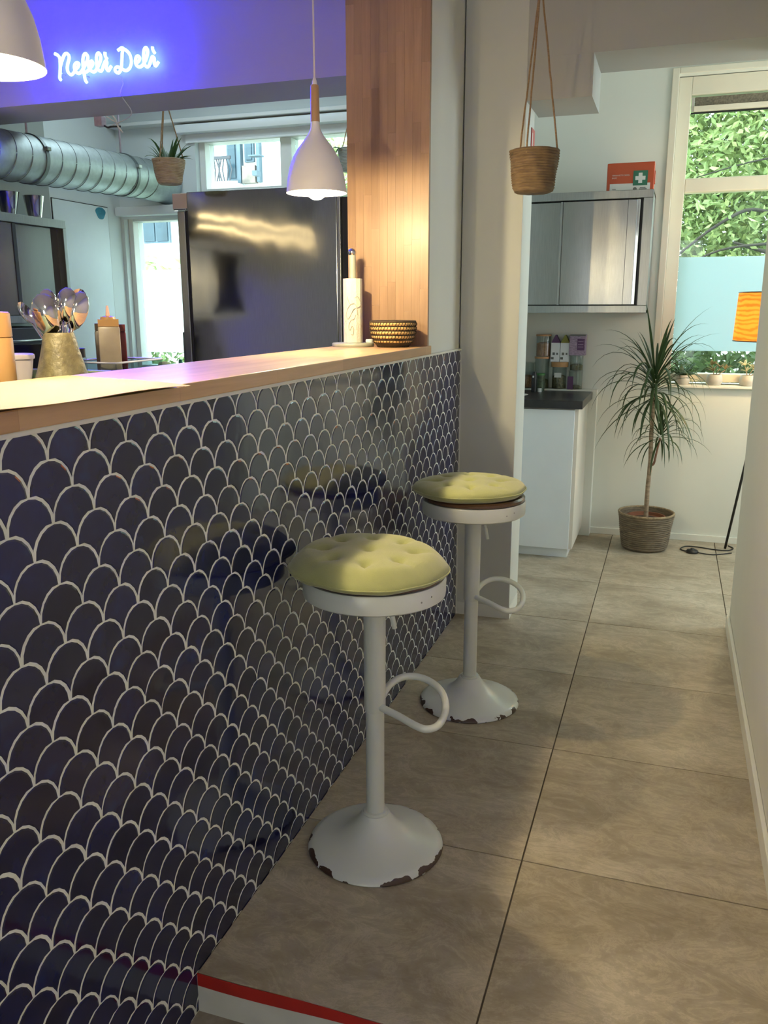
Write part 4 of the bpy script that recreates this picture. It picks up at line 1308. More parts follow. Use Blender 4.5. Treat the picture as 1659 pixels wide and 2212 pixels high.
# paper towel holder and roll
th = thing('towel_holder', 'sage green towel holder with chrome ball on the worktop', 'towel holder', (-0.252, 2.995, ZW))
MB().lathe((-0.252, 2.995, ZW), [(0, 0), (0.076, 0), (0.078, 0.003), (0.078, 0.011), (0.075, 0.014), (0, 0.014)], 48).part('base', M_HOLDER, th, smooth=45)
MB().lathe((-0.252, 2.995, ZW), [(0, 0.014), (0.0125, 0.014), (0.0125, 0.325), (0, 0.325)], 24).part('rod', M_HOLDER, th, smooth=45)
MB().lathe((-0.252, 2.995, ZW + 0.334), [(0.0155 * math.sin(PI * i / 12), -0.0155 * math.cos(PI * i / 12)) for i in range(13)], 24).part('ball', M_CHROME, th, smooth=True)
MB().lathe((-0.20, 3.028, ZW + 0.0142), [(0, 0), (0.014, 0), (0.014, 0.009), (0.011, 0.012), (0, 0.012)], 20).part('tension_knob', M_WHITEP, th, smooth=45)
def rollprof(a, h):
    return 0.0012 * math.sin(3 * a)
tw = thing('paper_towel_roll', 'nearly finished white paper towel roll with line print', 'paper roll', (-0.252, 2.995, ZW + 0.0145))
MB().lathe((-0.252, 2.995, ZW + 0.0146), [(0.014, 0), (0.0355, 0), (0.0355, 0.228), (0.014, 0.228), (0.014, 0)], 12, a0=0.2, a1=0.2 + 2 * PI).part('paper', M_TOWEL, tw, smooth=25)
du_ = Vector((CAMP.x + 0.252, CAMP.y - 2.995, 0)).normalized()
def onroll(u, z, r=0.0366):
    a = math.atan2(du_.y, du_.x) + u
    return (-0.252 + r * math.cos(a), 2.995 + r * math.sin(a), ZW + 0.0146 + z)
for line in ([(0.5, 0.10), (0.35, 0.13), (0.1, 0.14), (-0.25, 0.135), (-0.55, 0.12), (-0.7, 0.10), (-0.5, 0.085), (-0.2, 0.10), (0.1, 0.12), (0.6, 0.127), (0.95, 0.135)],
             [(0.3, 0.10), (0.1, 0.085), (-0.2, 0.08), (-0.45, 0.06), (-0.3, 0.045), (-0.1, 0.06), (0.05, 0.05), (0.0, 0.03), (-0.15, 0.03)],
             [(0.2, 0.16), (0.5, 0.165), (0.8, 0.15), (0.95, 0.14)],
             [(-0.6, 0.165), (-0.4, 0.145), (-0.2, 0.135)]):
    MB().tube(cr([onroll(u, z) for u, z in line], 4), 0.0009, 4).part('line_print', M_TOWELP, tw, smooth=True)

# coiled bowl basket
bk = thing('coiled_basket', 'small coiled straw bowl basket at the foot of the wooden panel', 'basket', (-0.098, 3.0, ZW))
coils = [(0.054, 0.008), (0.067, 0.022), (0.0745, 0.037), (0.0785, 0.052), (0.0805, 0.067), (0.081, 0.082)]
MB().lathe((-0.098, 3.0, ZW), [(0, 0.001), (0.048, 0.001), (0.05, 0.006), (0.0, 0.008)], 36).part('bottom', M_STRAWD, bk)
inn = [(r - 0.006, z) for r, z in coils]
MB().lathe((-0.098, 3.0, ZW), [(0.045, 0.002)] + [(r + 0.001, z - 0.0075) for r, z in coils] + [(0.081, 0.09), (0.072, 0.09)] + list(reversed(inn)), 40).part('lining', M_STRAWD, bk, smooth=True)
st_me = None
for ci, (r, z) in enumerate(coils):
    MB().tube([(-0.098 + r * math.cos(2 * PI * k / 48), 3.0 + r * math.sin(2 * PI * k / 48), ZW + z) for k in range(48)], 0.0058, 8, closed=True).part('coil', M_STRAW, bk, smooth=True)
    nst = int(2 * PI * r / 0.0108)
    mb = MB()
    for k in range(nst):
        a = 2 * PI * (k + 0.4 * (ci % 2)) / nst
        mb.tube([(-0.098 + (r + 0.0062 * math.cos(t)) * math.cos(a + 0.03 * math.sin(t)), 3.0 + (r + 0.0062 * math.cos(t)) * math.sin(a + 0.03 * math.sin(t)), ZW + z + 0.0072 * math.sin(t)) for t in [-2.0, -1.2, -0.5, 0.3, 1.1, 2.0]], 0.0014, 4)
    mb.part('binding', M_STRAWD, bk, smooth=True)
MB().tube([(-0.098 + 0.0805 * math.cos(2 * PI * k / 48), 3.0 + 0.0805 * math.sin(2 * PI * k / 48), ZW + 0.091) for k in range(48)], 0.0042, 8, closed=True).part('rim', M_STRAWD, bk, smooth=True)

# ---- kitchen side shelf behind the counter
ZS = 1.205
MB().box(-0.76, -0.34, -0.2, 2.25, ZS - 0.03, ZS, 0.003).box(-0.74, -0.36, -0.18, 2.23, 0, ZS - 0.03).thing('back_shelf', M_STEELD, 'steel back shelf on the kitchen side of the counter', 'shelf')
tray = thing('green_tray', 'pale green tray under the wooden mill and the crock', 'tray', (-0.55, 1.45, ZS))
MB().box(-0.71, -0.37, 1.05, 1.72, ZS, ZS + 0.006, 0.002).part('tray_bottom', M_TRAY, tray)
MB().tube([(-0.37, 1.07, ZS + 0.036), (-0.37, 1.70, ZS + 0.036), (-0.39, 1.72, ZS + 0.036), (-0.69, 1.72, ZS + 0.036), (-0.71, 1.70, ZS + 0.036), (-0.71, 1.07, ZS + 0.036), (-0.69, 1.05, ZS + 0.036), (-0.39, 1.05, ZS + 0.036)], 0.004, 6, closed=True).part('rim', M_TRAY, tray, smooth=True)
MB().box(-0.373, -0.368, 1.06, 1.71, ZS + 0.004, ZS + 0.036).box(-0.712, -0.707, 1.06, 1.71, ZS + 0.004, ZS + 0.036).box(-0.70, -0.38, 1.048, 1.053, ZS + 0.004, ZS + 0.036).box(-0.70, -0.38, 1.717, 1.722, ZS + 0.004, ZS + 0.036).part('side', M_TRAY, tray)
ZR = ZS + 0.0062
# crock
ck = thing('utensil_crock', 'flared speckled stoneware crock holding steel spoons', 'crock', (-0.448, 1.622, ZR))
CX, CY = -0.448, 1.622
def ckw(a, h):
    return 0.003 * math.sin(4 * a + 30 * h) * (1 if h < ZR + 0.09 else 0.3)
MB().lathe((CX, CY, 0), [(0, ZR), (0.058, ZR), (0.060, ZR + 0.008), (0.054, ZR + 0.03), (0.047, ZR + 0.06), (0.041, ZR + 0.09), (0.036, ZR + 0.115), (0.033, ZR + 0.124), (0.030, ZR + 0.124), (0.034, ZR + 0.10), (0.048, ZR + 0.02), (0, ZR + 0.015)], 40, wob=ckw).part('body', M_CROCK, ck, smooth=50)
def spoon(lx, lz, yaw, roll, L, bw, bl, dpth, depth, back, label):
    """steel serving spoon standing in the crock; lx sideways offset of bowl centre, lz its height"""
    u = Vector((CX - CAMP.x, CY, 0)).normalized()
    lat = Vector((u.y, -u.x, 0))
    top = Vector((CX, CY, lz)) + lat * lx + u * depth
    foot = Vector((CX, CY, ZR + 0.02)) - lat * lx * 0.25 - u * depth * 0.3
    ax = (top - foot).normalized()
    side = lat.copy()
    side = (side - ax * side.dot(ax)).normalized()
    side = (Matrix.Rotation(yaw, 3, ax) @ side)
    nrm = ax.cross(side)
    if not back:
        nrm = -nrm
    t = thing('serving_spoon', label, 'spoon', tuple(foot), 'steel spoons in the crock')
    vs, fs = [], []
    nu, nv = 12, 14
    for sgn, sh in ((1, 0.0), (1, 0.0012)):
        for i in range(nu + 1):
            r = i / nu
            for k in range(nv):
                a = 2 * PI * k / nv
                ex = bw * r * math.cos(a)
                ey = bl * r * math.sin(a) * (1.0 if math.sin(a) > 0 else 1.12)
                h = -dpth * (1 - r * r)
                vs.append(top + side * ex + ax * ey + nrm * (h - sh))
    kk = (nu + 1) * nv
    for lay in (0, 1):
        for i in range(nu):
            for k in range(nv):
                k2 = (k + 1) % nv
                f = (lay * kk + i * nv + k, lay * kk + i * nv + k2, lay * kk + (i + 1) * nv + k2, lay * kk + (i + 1) * nv + k)
                fs.append(f)
    for k in range(nv):
        k2 = (k + 1) % nv
        fs.append((nu * nv + k, nu * nv + k2, kk + nu * nv + k2, kk + nu * nv + k))
    MB().add(vs, fs).part('bowl', M_CHROME, t, smooth=70)
    MB().tube([foot, foot.lerp(top - ax * bl * 1.02, 0.5), top - ax * bl * 1.02], [0.0045, 0.004, 0.005], 8).part('handle', M_CHROME, t, smooth=True)
spoon(-0.022, 1.376, 0.15, 0, 0, 0.032, 0.046, 0.028, -0.012, True, 'largest round steel spoon at the front of the crock, left')
spoon(0.022, 1.397, -0.1, 0, 0, 0.024, 0.038, 0.022, 0.002, True, 'steel spoon standing tallest in the middle of the crock')
spoon(0.044, 1.385, -0.35, 0, 0, 0.025, 0.043, 0.022, 0.006, True, 'steel spoon at the right side of the crock')
spoon(0.047, 1.404, 0.2, 0, 0, 0.020, 0.030, 0.012, 0.026, False, 'dark hollow ladle bowl turned to the viewer at the back right of the crock')
spoon(-0.064, 1.380, 0.9, 0, 0, 0.018, 0.026, 0.012, 0.010, False, 'small tilted steel spoon at the far left of the crock')
spoon(-0.016, 1.402, 0.3, 0, 0, 0.021, 0.030, 0.012, 0.024, True, 'steel spoon hidden behind the large front spoon')

# wooden mill
ml = thing('wooden_mill', 'large beech mill with turned knob at the left picture edge', 'mill', (-0.535, 1.50, ZR))
MB().lathe((-0.535, 1.50, ZR), [(0, 0), (0.049, 0), (0.050, 0.003), (0.0495, 0.114), (0.0475, 0.116)], 48).part('body', M_WOODLT, ml, smooth=45)
MB().lathe((-0.535, 1.50, ZR), [(0.0, 0.1165), (0.0475, 0.1165), (0.0495, 0.118), (0.0485, 0.166), (0.045, 0.170), (0.02, 0.172), (0, 0.172)], 48).part('cap', M_WOODLT, ml, smooth=45)
MB().lathe((-0.535, 1.50, ZR), [(0.0, 0.172), (0.013, 0.172), (0.022, 0.178), (0.024, 0.184), (0.020, 0.191), (0, 0.193)], 32).part('knob', M_WOODLT, ml, smooth=60)
# lilac tub
tb = thing('plastic_tub', 'pale lilac plastic tub between the mill and the crock', 'tub', (-0.625, 1.69, ZR))
MB().lathe((-0.625, 1.672, ZR), [(0, 0), (0.034, 0), (0.043, 0.060), (0, 0.060)], 36).part('body', M_TUB, tb, smooth=45)
MB().lathe((-0.625, 1.672, ZR), [(0, 0.060), (0.046, 0.060), (0.047, 0.064), (0.046, 0.070), (0.042, 0.072), (0, 0.072)], 36).part('lid', M_TUB, tb, smooth=45)
# small jar with dark cap
sj = thing('small_jar', 'small clear jar with black cap peeking out behind the crock', 'jar', (-0.55, 1.83, ZS))
MB().lathe((-0.56, 1.83, ZS), [(0, 0), (0.017, 0), (0.017, 0.062), (0, 0.062)], 20).part('body', M_PLAST, sj, smooth=45)
MB().lathe((-0.56, 1.83, ZS), [(0, 0.062), (0.015, 0.062), (0.015, 0.085), (0, 0.086)], 20).part('cap', M_BLACK, sj, smooth=45)

# squeeze bottles in a clear bin
def sq_bottle(x, y, w, h, m_body, m_cap, m_noz, label, rz=0.0, nozzle=True):
    t = thing('squeeze_bottle', label, 'bottle', (x, y, ZS + 0.004), 'squeeze bottles in the clear bin')
    z = ZS + 0.004
    MB().box(x - w, x + w, y - w, y + w, z, z + h, 0.006).part('body', m_body, t, smooth=40)
    MB().prism([(x - w * 0.95, y - w * 0.95), (x + w * 0.95, y - w * 0.95), (x + w * 0.95, y + w * 0.95), (x - w * 0.95, y + w * 0.95)], z + h, z + h + 0.019).part('neck', m_cap, t)
    if nozzle:
        MB().lathe((x, y, z + h + 0.019), [(0, 0), (0.021, 0), (0.019, 0.006), (0.006, 0.009), (0, 0.009)], 20).part('cap', m_cap, t, smooth=45)
        MB().lathe((x, y, z + h + 0.027), [(0, 0), (0.0058, 0), (0.0030, 0.028), (0, 0.0285)], 12).part('nozzle', m_noz, t, smooth=45)
    t.rotation_euler = (0, 0, rz)
    return t
def sq2(x, y, w, h, mb_, mc, mn, label, rz, nozzle):
    o = sq_bottle(x, y, w, h, mb_, mc, mn, label, rz, nozzle)
    return o
sq2(-0.5936, 2.0047, 0.0285, 0.132, M_SAUCE, M_SAUCECAP, M_PINK, 'beige squeeze bottle with pink nozzle in the clear bin', R(36), True)
sq2(-0.673, 2.089, 0.0245, 0.119, M_SAUCEDK, M_SAUCEDK, M_BLACK, 'dark brown sauce bottle behind the beige bottle', R(36), False)
sq2(-0.613, 2.067, 0.024, 0.117, M_SAUCERD, M_SAUCERD, M_BLACK, 'dark red sauce bottle at the right of the beige bottle', R(36), False)
bn = thing('clear_bin', 'shallow clear plastic bin holding the squeeze bottles', 'bin', (-0.6, 2.04, ZS))
bx0, bx1, by0, by1 = -0.705, -0.535, 1.945, 2.165
MB().box(bx0, bx1, by0, by1, ZS, ZS + 0.0035).part('bottom', M_PLAST, bn)
MB().box(bx0, bx1, by0, by0 + 0.003, ZS + 0.0035, ZS + 0.040).box(bx0, bx1, by1 - 0.003, by1, ZS + 0.0035, ZS + 0.040).box(bx0, bx0 + 0.003, by0, by1, ZS + 0.0035, ZS + 0.040).box(bx1 - 0.003, bx1, by0, by1, ZS + 0.0035, ZS + 0.040).part('side', M_PLAST, bn)
MB().tube([(bx0, by0, ZS + 0.041), (bx1, by0, ZS + 0.041), (bx1, by1, ZS + 0.041), (bx0, by1, ZS + 0.041)], 0.0028, 6, closed=True).part('rim', mat('milky_plastic', (0.50, 0.53, 0.62), 0.25), bn, smooth=True)

# sponge, glass and bottle on the low kitchen window sill
sp = []
MB().lathe((-2.60, 5.37, 0.951), [(0, 0), (0.03, 0.003), (0.048, 0.02), (0.05, 0.04), (0.038, 0.062), (0, 0.070)], 18).thing('dish_sponge', M_SPONGE, 'round tan sponge on the low kitchen window sill', 'sponge', smooth=True)
dp = thing('dish_soap', 'pale blue soap dish with a green cap on the kitchen sill', 'dish', (-2.47, 5.37, 0.951))
MB().box(-2.53, -2.40, 5.34, 5.395, 0.951, 1.005, 0.006).part('body', mat('pale_blue_plastic', (0.42, 0.60, 0.66), 0.35), dp)
MB().lathe((-2.465, 5.367, 1.005), [(0, 0), (0.016, 0), (0.012, 0.03), (0, 0.034)], 12).part('cap', mat('deep_green_plastic', (0.02, 0.16, 0.09), 0.4), dp, smooth=45)

# ================================================================== NOOK AT THE FAR RIGHT
# steel wall cabinet
wc = thing('nook_wall_cabinet', 'steel wall cabinet with sliding doors above the black worktop', 'cabinet', (0.33, 5.17, 1.362))
a0, a1, b0, b1, c0_, c1_ = -0.055, 0.72, 4.98, 5.349, 1.362, 2.004
MB().box(a0, a1, b0 + 0.05, b1, c0_, c0_ + 0.015).box(a0, a1, b0 + 0.05, b1, c1_ - 0.015, c1_).box(a1 - 0.015, a1, b0 + 0.05, b1, c0_, c1_).box(a0, a0 + 0.015, b0 + 0.05, b1, c0_, c1_).box(a0, a1, b1 - 0.01, b1, c0_, c1_).part('carcass', M_STEELD, wc)
MB().box(a0, a1, b0, b0 + 0.05, c1_ - 0.042, c1_, 0.002).part('top_rail', M_STEELD, wc)
MB().box(a0, a1, b0, b0 + 0.05, c0_, c0_ + 0.040, 0.002).part('bottom_rail', M_STEELD, wc)
MB().box(a1 - 0.050, a1, b0, b0 + 0.05, c0_ + 0.040, c1_ - 0.042, 0.002).part('end_stile', M_STEELD, wc)
MB().box(a0, a1 - 0.05, b0 + 0.046, b0 + 0.049, c0_ + 0.040, c1_ - 0.042).part('dark_gap', M_BLACK, wc)
d2 = MB().box(0.245, 0.655, b0 + 0.012, b0 + 0.024, c0_ + 0.044, c1_ - 0.047, 0.002).part('door', M_STEEL, wc)
MB().box(0.590, 0.592, b0 + 0.0105, b0 + 0.012, c0_ + 0.044, c1_ - 0.047).part('door_fold', M_BLACK, d2)
MB().box(0.637, 0.655, b0 + 0.004, b0 + 0.012, c0_ + 0.044, c1_ - 0.047, 0.003).part('door_pull', M_CHROME, d2)
d1 = MB().box(a0 + 0.004, 0.275, b0 + 0.030, b0 + 0.042, c0_ + 0.044, c1_ - 0.047, 0.002).part('door', M_STEEL, wc)
MB().box(0.232, 0.244, b0 + 0.006, b0 + 0.03, c0_ + 0.044, c1_ - 0.047, 0.001).part('door_edge', M_STEELD, d1)
MB().box(0.2285, 0.2315, b0 + 0.0285, b0 + 0.030, c0_ + 0.044, c1_ - 0.047).part('door_seam', M_BLACK, d1)

# first aid box
fa = thing('first_aid_box', 'orange red first aid box with green cross on the steel cabinet', 'first aid box', (0.59, 5.15, 2.004))
MB().box(0.462, 0.712, 5.10, 5.19, 2.0042, 2.160, 0.005).part('case', M_FAID, fa)
MB().box(0.480, 0.693, 5.0988, 5.0999, 2.0055, 2.052).part('white_label', M_WHITEP, fa)
MB().box(0.602, 0.678, 5.0976, 5.0987, 2.040, 2.116).part('green_square', M_FAIDG, fa)
MB().prism([(0.630, 2.052), (0.650, 2.052), (0.650, 2.0675), (0.6665, 2.0675), (0.6665, 2.0875), (0.650, 2.0875), (0.650, 2.104), (0.630, 2.104), (0.630, 2.0875), (0.6135, 2.0875), (0.6135, 2.0675), (0.630, 2.0675)], 5.0966, 5.0975, 'y').part('white_cross', M_WHITEP, fa)
text_mb('VERBANDTROMMEL', 0.0105, (0.489, 5.0990, 2.092), bold=True).part('lettering', M_PINKP, fa)
text_mb('BASIC', 0.0105, (0.489, 5.0990, 2.079), bold=True).part('lettering', M_PINKP, fa)
MB().lathe((0.614, 5.0984, 2.021), [(0.0, -0.0008), (0.0105, -0.0008), (0.0105, 0.0004), (0, 0.0004)], 20, axis='y').part('round_stamp', M_GREYP, fa)
MB().box(0.494, 0.513, 5.0980, 5.0987, 2.0215, 2.0245).box(0.494, 0.60, 5.0980, 5.0987, 2.0145, 2.0162).part('fine_print', M_GREYP, fa)
MB().box(0.640, 0.670, 5.0980, 5.0987, 2.026, 2.0305).box(0.636, 0.676, 5.0980, 5.0987, 2.0185, 2.0235).part('fine_print', M_GREYP, fa)
MB().box(0.712, 0.7165, 5.12, 5.17, 2.05, 2.115, 0.002).part('latch', M_FAID, fa)

# base cabinet, plinth and worktop
bc = thing('base_cabinet', 'glossy white base cabinet under the black worktop', 'cabinet', (0.18, 5.0, 0))
MB().box(-0.055, 0.412, 4.722, 5.335, 0.055, 0.853).part('carcass', M_CABSIDE, bc)
MB().box(-0.054, 0.394, 4.700, 4.720, 0.058, 0.847, 0.002).part('door', M_CABW, bc)
MB().box(-0.054, 0.385, 4.737, 5.33, 0.0, 0.054).part('plinth', M_CABW, bc)
MB().box(-0.056, 0.435, 4.68, 5.262, 0.855, 0.899, 0.002).thing('nook_worktop', M_WTBLK, 'black laminate worktop on the white base cabinet', 'worktop')
struct('trim_pipe_ledge', M_TRIM, MB().box(-0.055, 0.462, 5.264, 5.3495, 0.0, 0.908, 0.003), 'white boxed ledge behind the black worktop', 'ledge')
MB().lathe((0.055, 4.86, 0.8992), [(0, 0), (0.03, 0), (0.055, 0.008), (0.056, 0.010), (0.03, 0.003), (0, 0.003)], 32).thing('white_plate', M_WHITEP, 'small white plate on the black worktop at the column', 'plate', smooth=45)

# jars on the ledge
ZJ = 0.9082
def jar(x, y, z, r, h, fill, fh, label, lid=None, lidh=0.012, lidr=None):
    t = thing('storage_jar', label, 'jar', (x, y, z), 'glass storage jars on the white ledge')
    MB().lathe((x, y, z), [(0, 0), (r, 0), (r, h), (r - 0.002, h), (r - 0.002, 0.003), (0, 0.003)], 28).part('glass', M_JAR, t, smooth=45)
    if fill:
        MB().lathe((x, y, z), [(0, 0.0035), (r - 0.003, 0.0035), (r - 0.003, fh), (r * 0.5, fh + 0.008), (0, fh + 0.004)], 24).part('contents', fill, t, smooth=45)
    if lid:
        q = lidr or r + 0.002
        MB().lathe((x, y, z + h), [(0, 0.0002), (q, 0.0002), (q, lidh), (0, lidh)], 28).part('lid', lid, t, smooth=45)
    return t
YJ = 5.305
jar(0.120, YJ, ZJ, 0.044, 0.180, M_TEA2, 0.05, 'tall clear jar with wooden lid, bottom left of the jars', M_BAMBOO, 0.012, 0.047)
jar(0.124, YJ, ZJ + 0.1925, 0.044, 0.122, M_TEA1, 0.078, 'brown filled jar with wooden lid stacked on the tall clear jar', M_BAMBOO, 0.010, 0.046)
jar(0.228, YJ, ZJ, 0.044, 0.132, M_TEA2, 0.075, 'herb jar with white label below the two cartons', M_BAMBOO, 0.030, 0.052)
MB().box(0.203, 0.245, YJ - 0.0460, YJ - 0.0445, ZJ + 0.070, ZJ + 0.098).thing('jar_label', M_WHITEP, 'white paper label on the herb jar', 'label')
jar(0.326, YJ, ZJ, 0.042, 0.105, M_TEA2, 0.015, 'clear jar with a purple card at the right end of the ledge', M_JAR, 0.006)
jar(0.328, YJ, ZJ + 0.1115, 0.040, 0.085, M_TEA2, 0.032, 'squat herb jar under the mauve box', M_JAR, 0.006)
def carton(x, label, roof):
    t = thing('drink_carton', label, 'carton', (x, YJ, ZJ + 0.1625), 'white gable cartons on the jar lid')
    z = ZJ + 0.1628
    MB().box(x - 0.0265, x + 0.0265, YJ - 0.026, YJ + 0.026, z, z + 0.113, 0.001).part('body', M_CARTON, t)
    MB().prism([(x - 0.0265, z + 0.113), (x + 0.0265, z + 0.113), (x + 0.003, z + 0.160), (x - 0.003, z + 0.160)], YJ - 0.022, YJ + 0.022, 'y').part('gable', roof, t)
    MB().box(x - 0.016, x - 0.002, YJ - 0.0268, YJ - 0.0261, z + 0.040, z + 0.056).box(x + 0.007, x + 0.017, YJ - 0.0268, YJ - 0.0261, z + 0.042, z + 0.054).box(x - 0.024, x - 0.008, YJ - 0.0268, YJ - 0.0261, z + 0.014, z + 0.028).part('print', M_GREYP, t)
carton(0.200, 'white carton with purple gable standing on the jar lid', M_PURPLE)
carton(0.256, 'white carton with olive gable standing on the jar lid', M_OLIVE)
mbx = thing('tea_box', 'mauve printed tea box stacked above the right hand jars', 'box', (0.33, YJ, ZJ + 0.203))
zb = ZJ + 0.2035
MB().box(0.284, 0.378, YJ - 0.035, YJ + 0.035, zb, zb + 0.121, 0.001).part('carton', M_LILAC, mbx)
MB().box(0.330, 0.372, YJ - 0.0357, YJ - 0.0351, zb + 0.030, zb + 0.098).part('purple_field', M_PURPLE, mbx)
for zz in (0.048, 0.062, 0.080):
    MB().box(0.335, 0.366, YJ - 0.0362, YJ - 0.0358, zb + zz, zb + zz + 0.004).part('printed_line', M_LILAC, mbx)
MB().box(0.284, 0.378, YJ - 0.0357, YJ - 0.0351, zb + 0.114, zb + 0.121).part('dark_edge', M_GREYP, mbx)
# purple card in front of the right jar
cd = MB().box(0.283, 0.318, 5.2585, 5.2600, ZJ, ZJ + 0.078).thing('purple_card', M_PURPLE, 'small purple card leaning on the right hand clear jar', 'card')
# tin with green lid and black bottle
tn = thing('green_tin', 'small tin with green lid in front of the tall jar', 'tin', (0.118, 5.225, 0.8992))
MB().lathe((0.124, 5.215, 0.8992), [(0, 0), (0.029, 0), (0.029, 0.095), (0, 0.095)], 24).part('body', mat('dark_green_tin', (0.05, 0.075, 0.04), 0.4, var=0.5, scale=60), tn, smooth=45)
MB().lathe((0.124, 5.215, 0.8992), [(0, 0.095), (0.031, 0.095), (0.031, 0.104), (0.028, 0.106), (0, 0.106)], 24).part('lid', M_GREENLID, tn, smooth=45)
bb = thing('black_bottle', 'slim black bottle with pale dot beside the green lidded tin', 'bottle', (0.098, 5.12, 0.8992))
MB().lathe((0.102, 5.13, 0.8992), [(0, 0), (0.0155, 0), (0.016, 0.004), (0.016, 0.10), (0.012, 0.112), (0.011, 0.120), (0, 0.121)], 20).part('body', M_BLACK, bb, smooth=45)
MB().box(0.094, 0.103, 5.1125, 5.1135, 0.985, 0.996).part('dot_label', M_WHITEP, bb)
MB().lathe((0.135, 5.14, 0.8992), [(0, 0), (0.012, 0), (0.012, 0.022), (0, 0.022)], 16).thing('salt_pot', M_WHITEP, 'small white pot standing beside the black bottle', 'pot', smooth=45)
jar(0.03, YJ, ZJ, 0.044, 0.150, M_TEA1, 0.07, 'jar with brown contents half hidden by the column', M_JAR, 0.006)

# ================================================================== DRACAENA
PX_, PY_ = 0.797, 5.092
pot = thing('woven_plant_basket', 'dark seagrass basket standing on the floor by the far wall', 'basket', (PX_, PY_, 0))
prof = [(0, 0.002), (0.118, 0.002), (0.128, 0.008)]
nc = 17
for i in range(nc * 2 + 1):
    q = i / (nc * 2)
    r = 0.131 + 0.028 * q
    prof.append((r + (0.002 if i % 2 else -0.0018), 0.010 + 0.205 * q))
prof += [(0.150, 0.214), (0.146, 0.20), (0.125, 0.03), (0, 0.03)]
MB().lathe((PX_, PY_, 0), prof, 56, wob=lambda a, h: 0.0014 * math.sin(9 * a + 40 * h)).part('wall', M_SEAG, pot, smooth=35)
MB().tube([(PX_ + 0.1555 * math.cos(2 * PI * k / 56), PY_ + 0.1555 * math.sin(2 * PI * k / 56), 0.2165) for k in range(56)], 0.0068, 8, closed=True).part('rim', mat('pale_seagrass', (0.26, 0.20, 0.12), 0.85, var=0.4, scale=60, bmp=0.5), pot, smooth=True)
dc = thing('dracaena_plant', 'slender dracaena with drooping strap leaves growing in the woven basket', 'plant', (PX_, PY_, 0.031))
MB().lathe((PX_, PY_, 0), [(0, 0.032), (0.085, 0.032), (0.108, 0.185), (0.112, 0.186), (0.112, 0.196), (0.104, 0.196), (0.102, 0.178), (0, 0.175)], 36).part('inner_pot', M_TERRA, dc, smooth=45)
MB().lathe((PX_, PY_, 0), [(0, 0.178), (0.06, 0.180), (0.1015, 0.176), (0.1015, 0.170), (0, 0.170)], 28).part('soil', M_SOIL, dc, smooth=True)
trunk = cr([(PX_ + 0.0, PY_, 0.172), (PX_ - 0.002, PY_, 0.35), (PX_ + 0.002, PY_, 0.52), (PX_ - 0.004, PY_, 0.70), (PX_ - 0.002, PY_, 0.86), (PX_ - 0.004, PY_, 0.93)], 6)
MB().tube(trunk, [0.0135 - 0.0001 * i + 0.0008 * math.sin(i * 1.9) for i in range(len(trunk))], 10).part('trunk', M_BARK, dc, smooth=True)
br_ = cr([(PX_ + 0.005, PY_, 0.50), (PX_ + 0.022, PY_ - 0.004, 0.51), (PX_ + 0.032, PY_ - 0.006, 0.57), (PX_ + 0.046, PY_ - 0.008, 0.66)], 5)
MB().tube(br_, [0.0075 - 0.00015 * i for i in range(len(br_))], 8).part('branch', mat('reddish_bark', (0.20, 0.10, 0.06), 0.8, var=0.3, scale=30), dc, smooth=True)
rl_ = random.Random(17)
def rosette(c, n, lmin, lmax, wid, spread, zmax):
    for k in range(n):
        a = 2.399963 * k + rl_.uniform(-0.3, 0.3)
        q = k / n
        el = 1.9 - 2.5 * q + rl_.uniform(-0.3, 0.3)
        L = rl_.uniform(lmin, lmax)
        dr_ = rl_.uniform(0.3, 1.1) if q > 0.25 else rl_.uniform(0.08, 0.5)
        b = (c[0] + 0.012 * math.cos(a), c[1] + 0.012 * math.sin(a), c[2] + spread * (0.5 - q))
        d = Vector((math.cos(a), 0.75 * math.sin(a), el))
        # keep clear of the wall behind
        if d.y > 0:
            L *= 1 - 0.35 * min(1, d.y)
            reach = b[1] + d.normalized().y * L
            if reach > 5.325:
                L *= max(0.3, (5.325 - b[1]) / max(0.01, reach - b[1]))
        vs, fs = blade(b, d, L, wid * rl_.uniform(0.8, 1.15), dr_, 9)
        if max(v[1] for v in vs) > 5.33:
            continue
        MB().add(vs, fs).part('leaf', M_DRAC, dc, smooth=True)
rosette((PX_ - 0.004, PY_, 0.955), 92, 0.28, 0.46, 0.0092, 0.16, 1.33)
rosette((PX_ + 0.047, PY_ - 0.008, 0.675), 38, 0.20, 0.36, 0.0064, 0.06, 0.8)

# ================================================================== FLOOR LAMP
def veneer():
    m, nt, b = nodes('glowing_wood_veneer')
    v = coords(nt, (2.2, 2.2, 5))
    w = N(nt, 'ShaderNodeTexWave')
    w.wave_type = 'BANDS'
    w.bands_direction = 'Z'
    w.inputs['Scale'].default_value = 2.6
    w.inputs['Distortion'].default_value = 9.0
    w.inputs['Detail'].default_value = 3
    nt.links.new(v, w.inputs[0])
    col = ramp(nt, w.outputs[0], [(0.12, (0.70, 0.34, 0.085)), (0.45, (0.84, 0.45, 0.13)), (0.9, (0.88, 0.50, 0.155))])
    nt.links.new(col, b.inputs['Base Color'])
    b.inputs['Roughness'].default_value = 0.5
    t = N(nt, 'ShaderNodeBsdfTranslucent')
    nt.links.new(col, t.inputs[0])
    mx = N(nt, 'ShaderNodeMixShader')
    mx.inputs[0].default_value = 0.6
    nt.links.new(b.outputs[0], mx.inputs[1])
    nt.links.new(t.outputs[0], mx.inputs[2])
    nt.links.new(mx.outputs[0], nt.nodes['Material Output'].inputs[0])
    return m
LX, LY = 1.385, 5.06
lt = thing('floor_lamp', 'tripod floor lamp with glowing wood veneer drum shade', 'lamp', (LX, LY, 0))
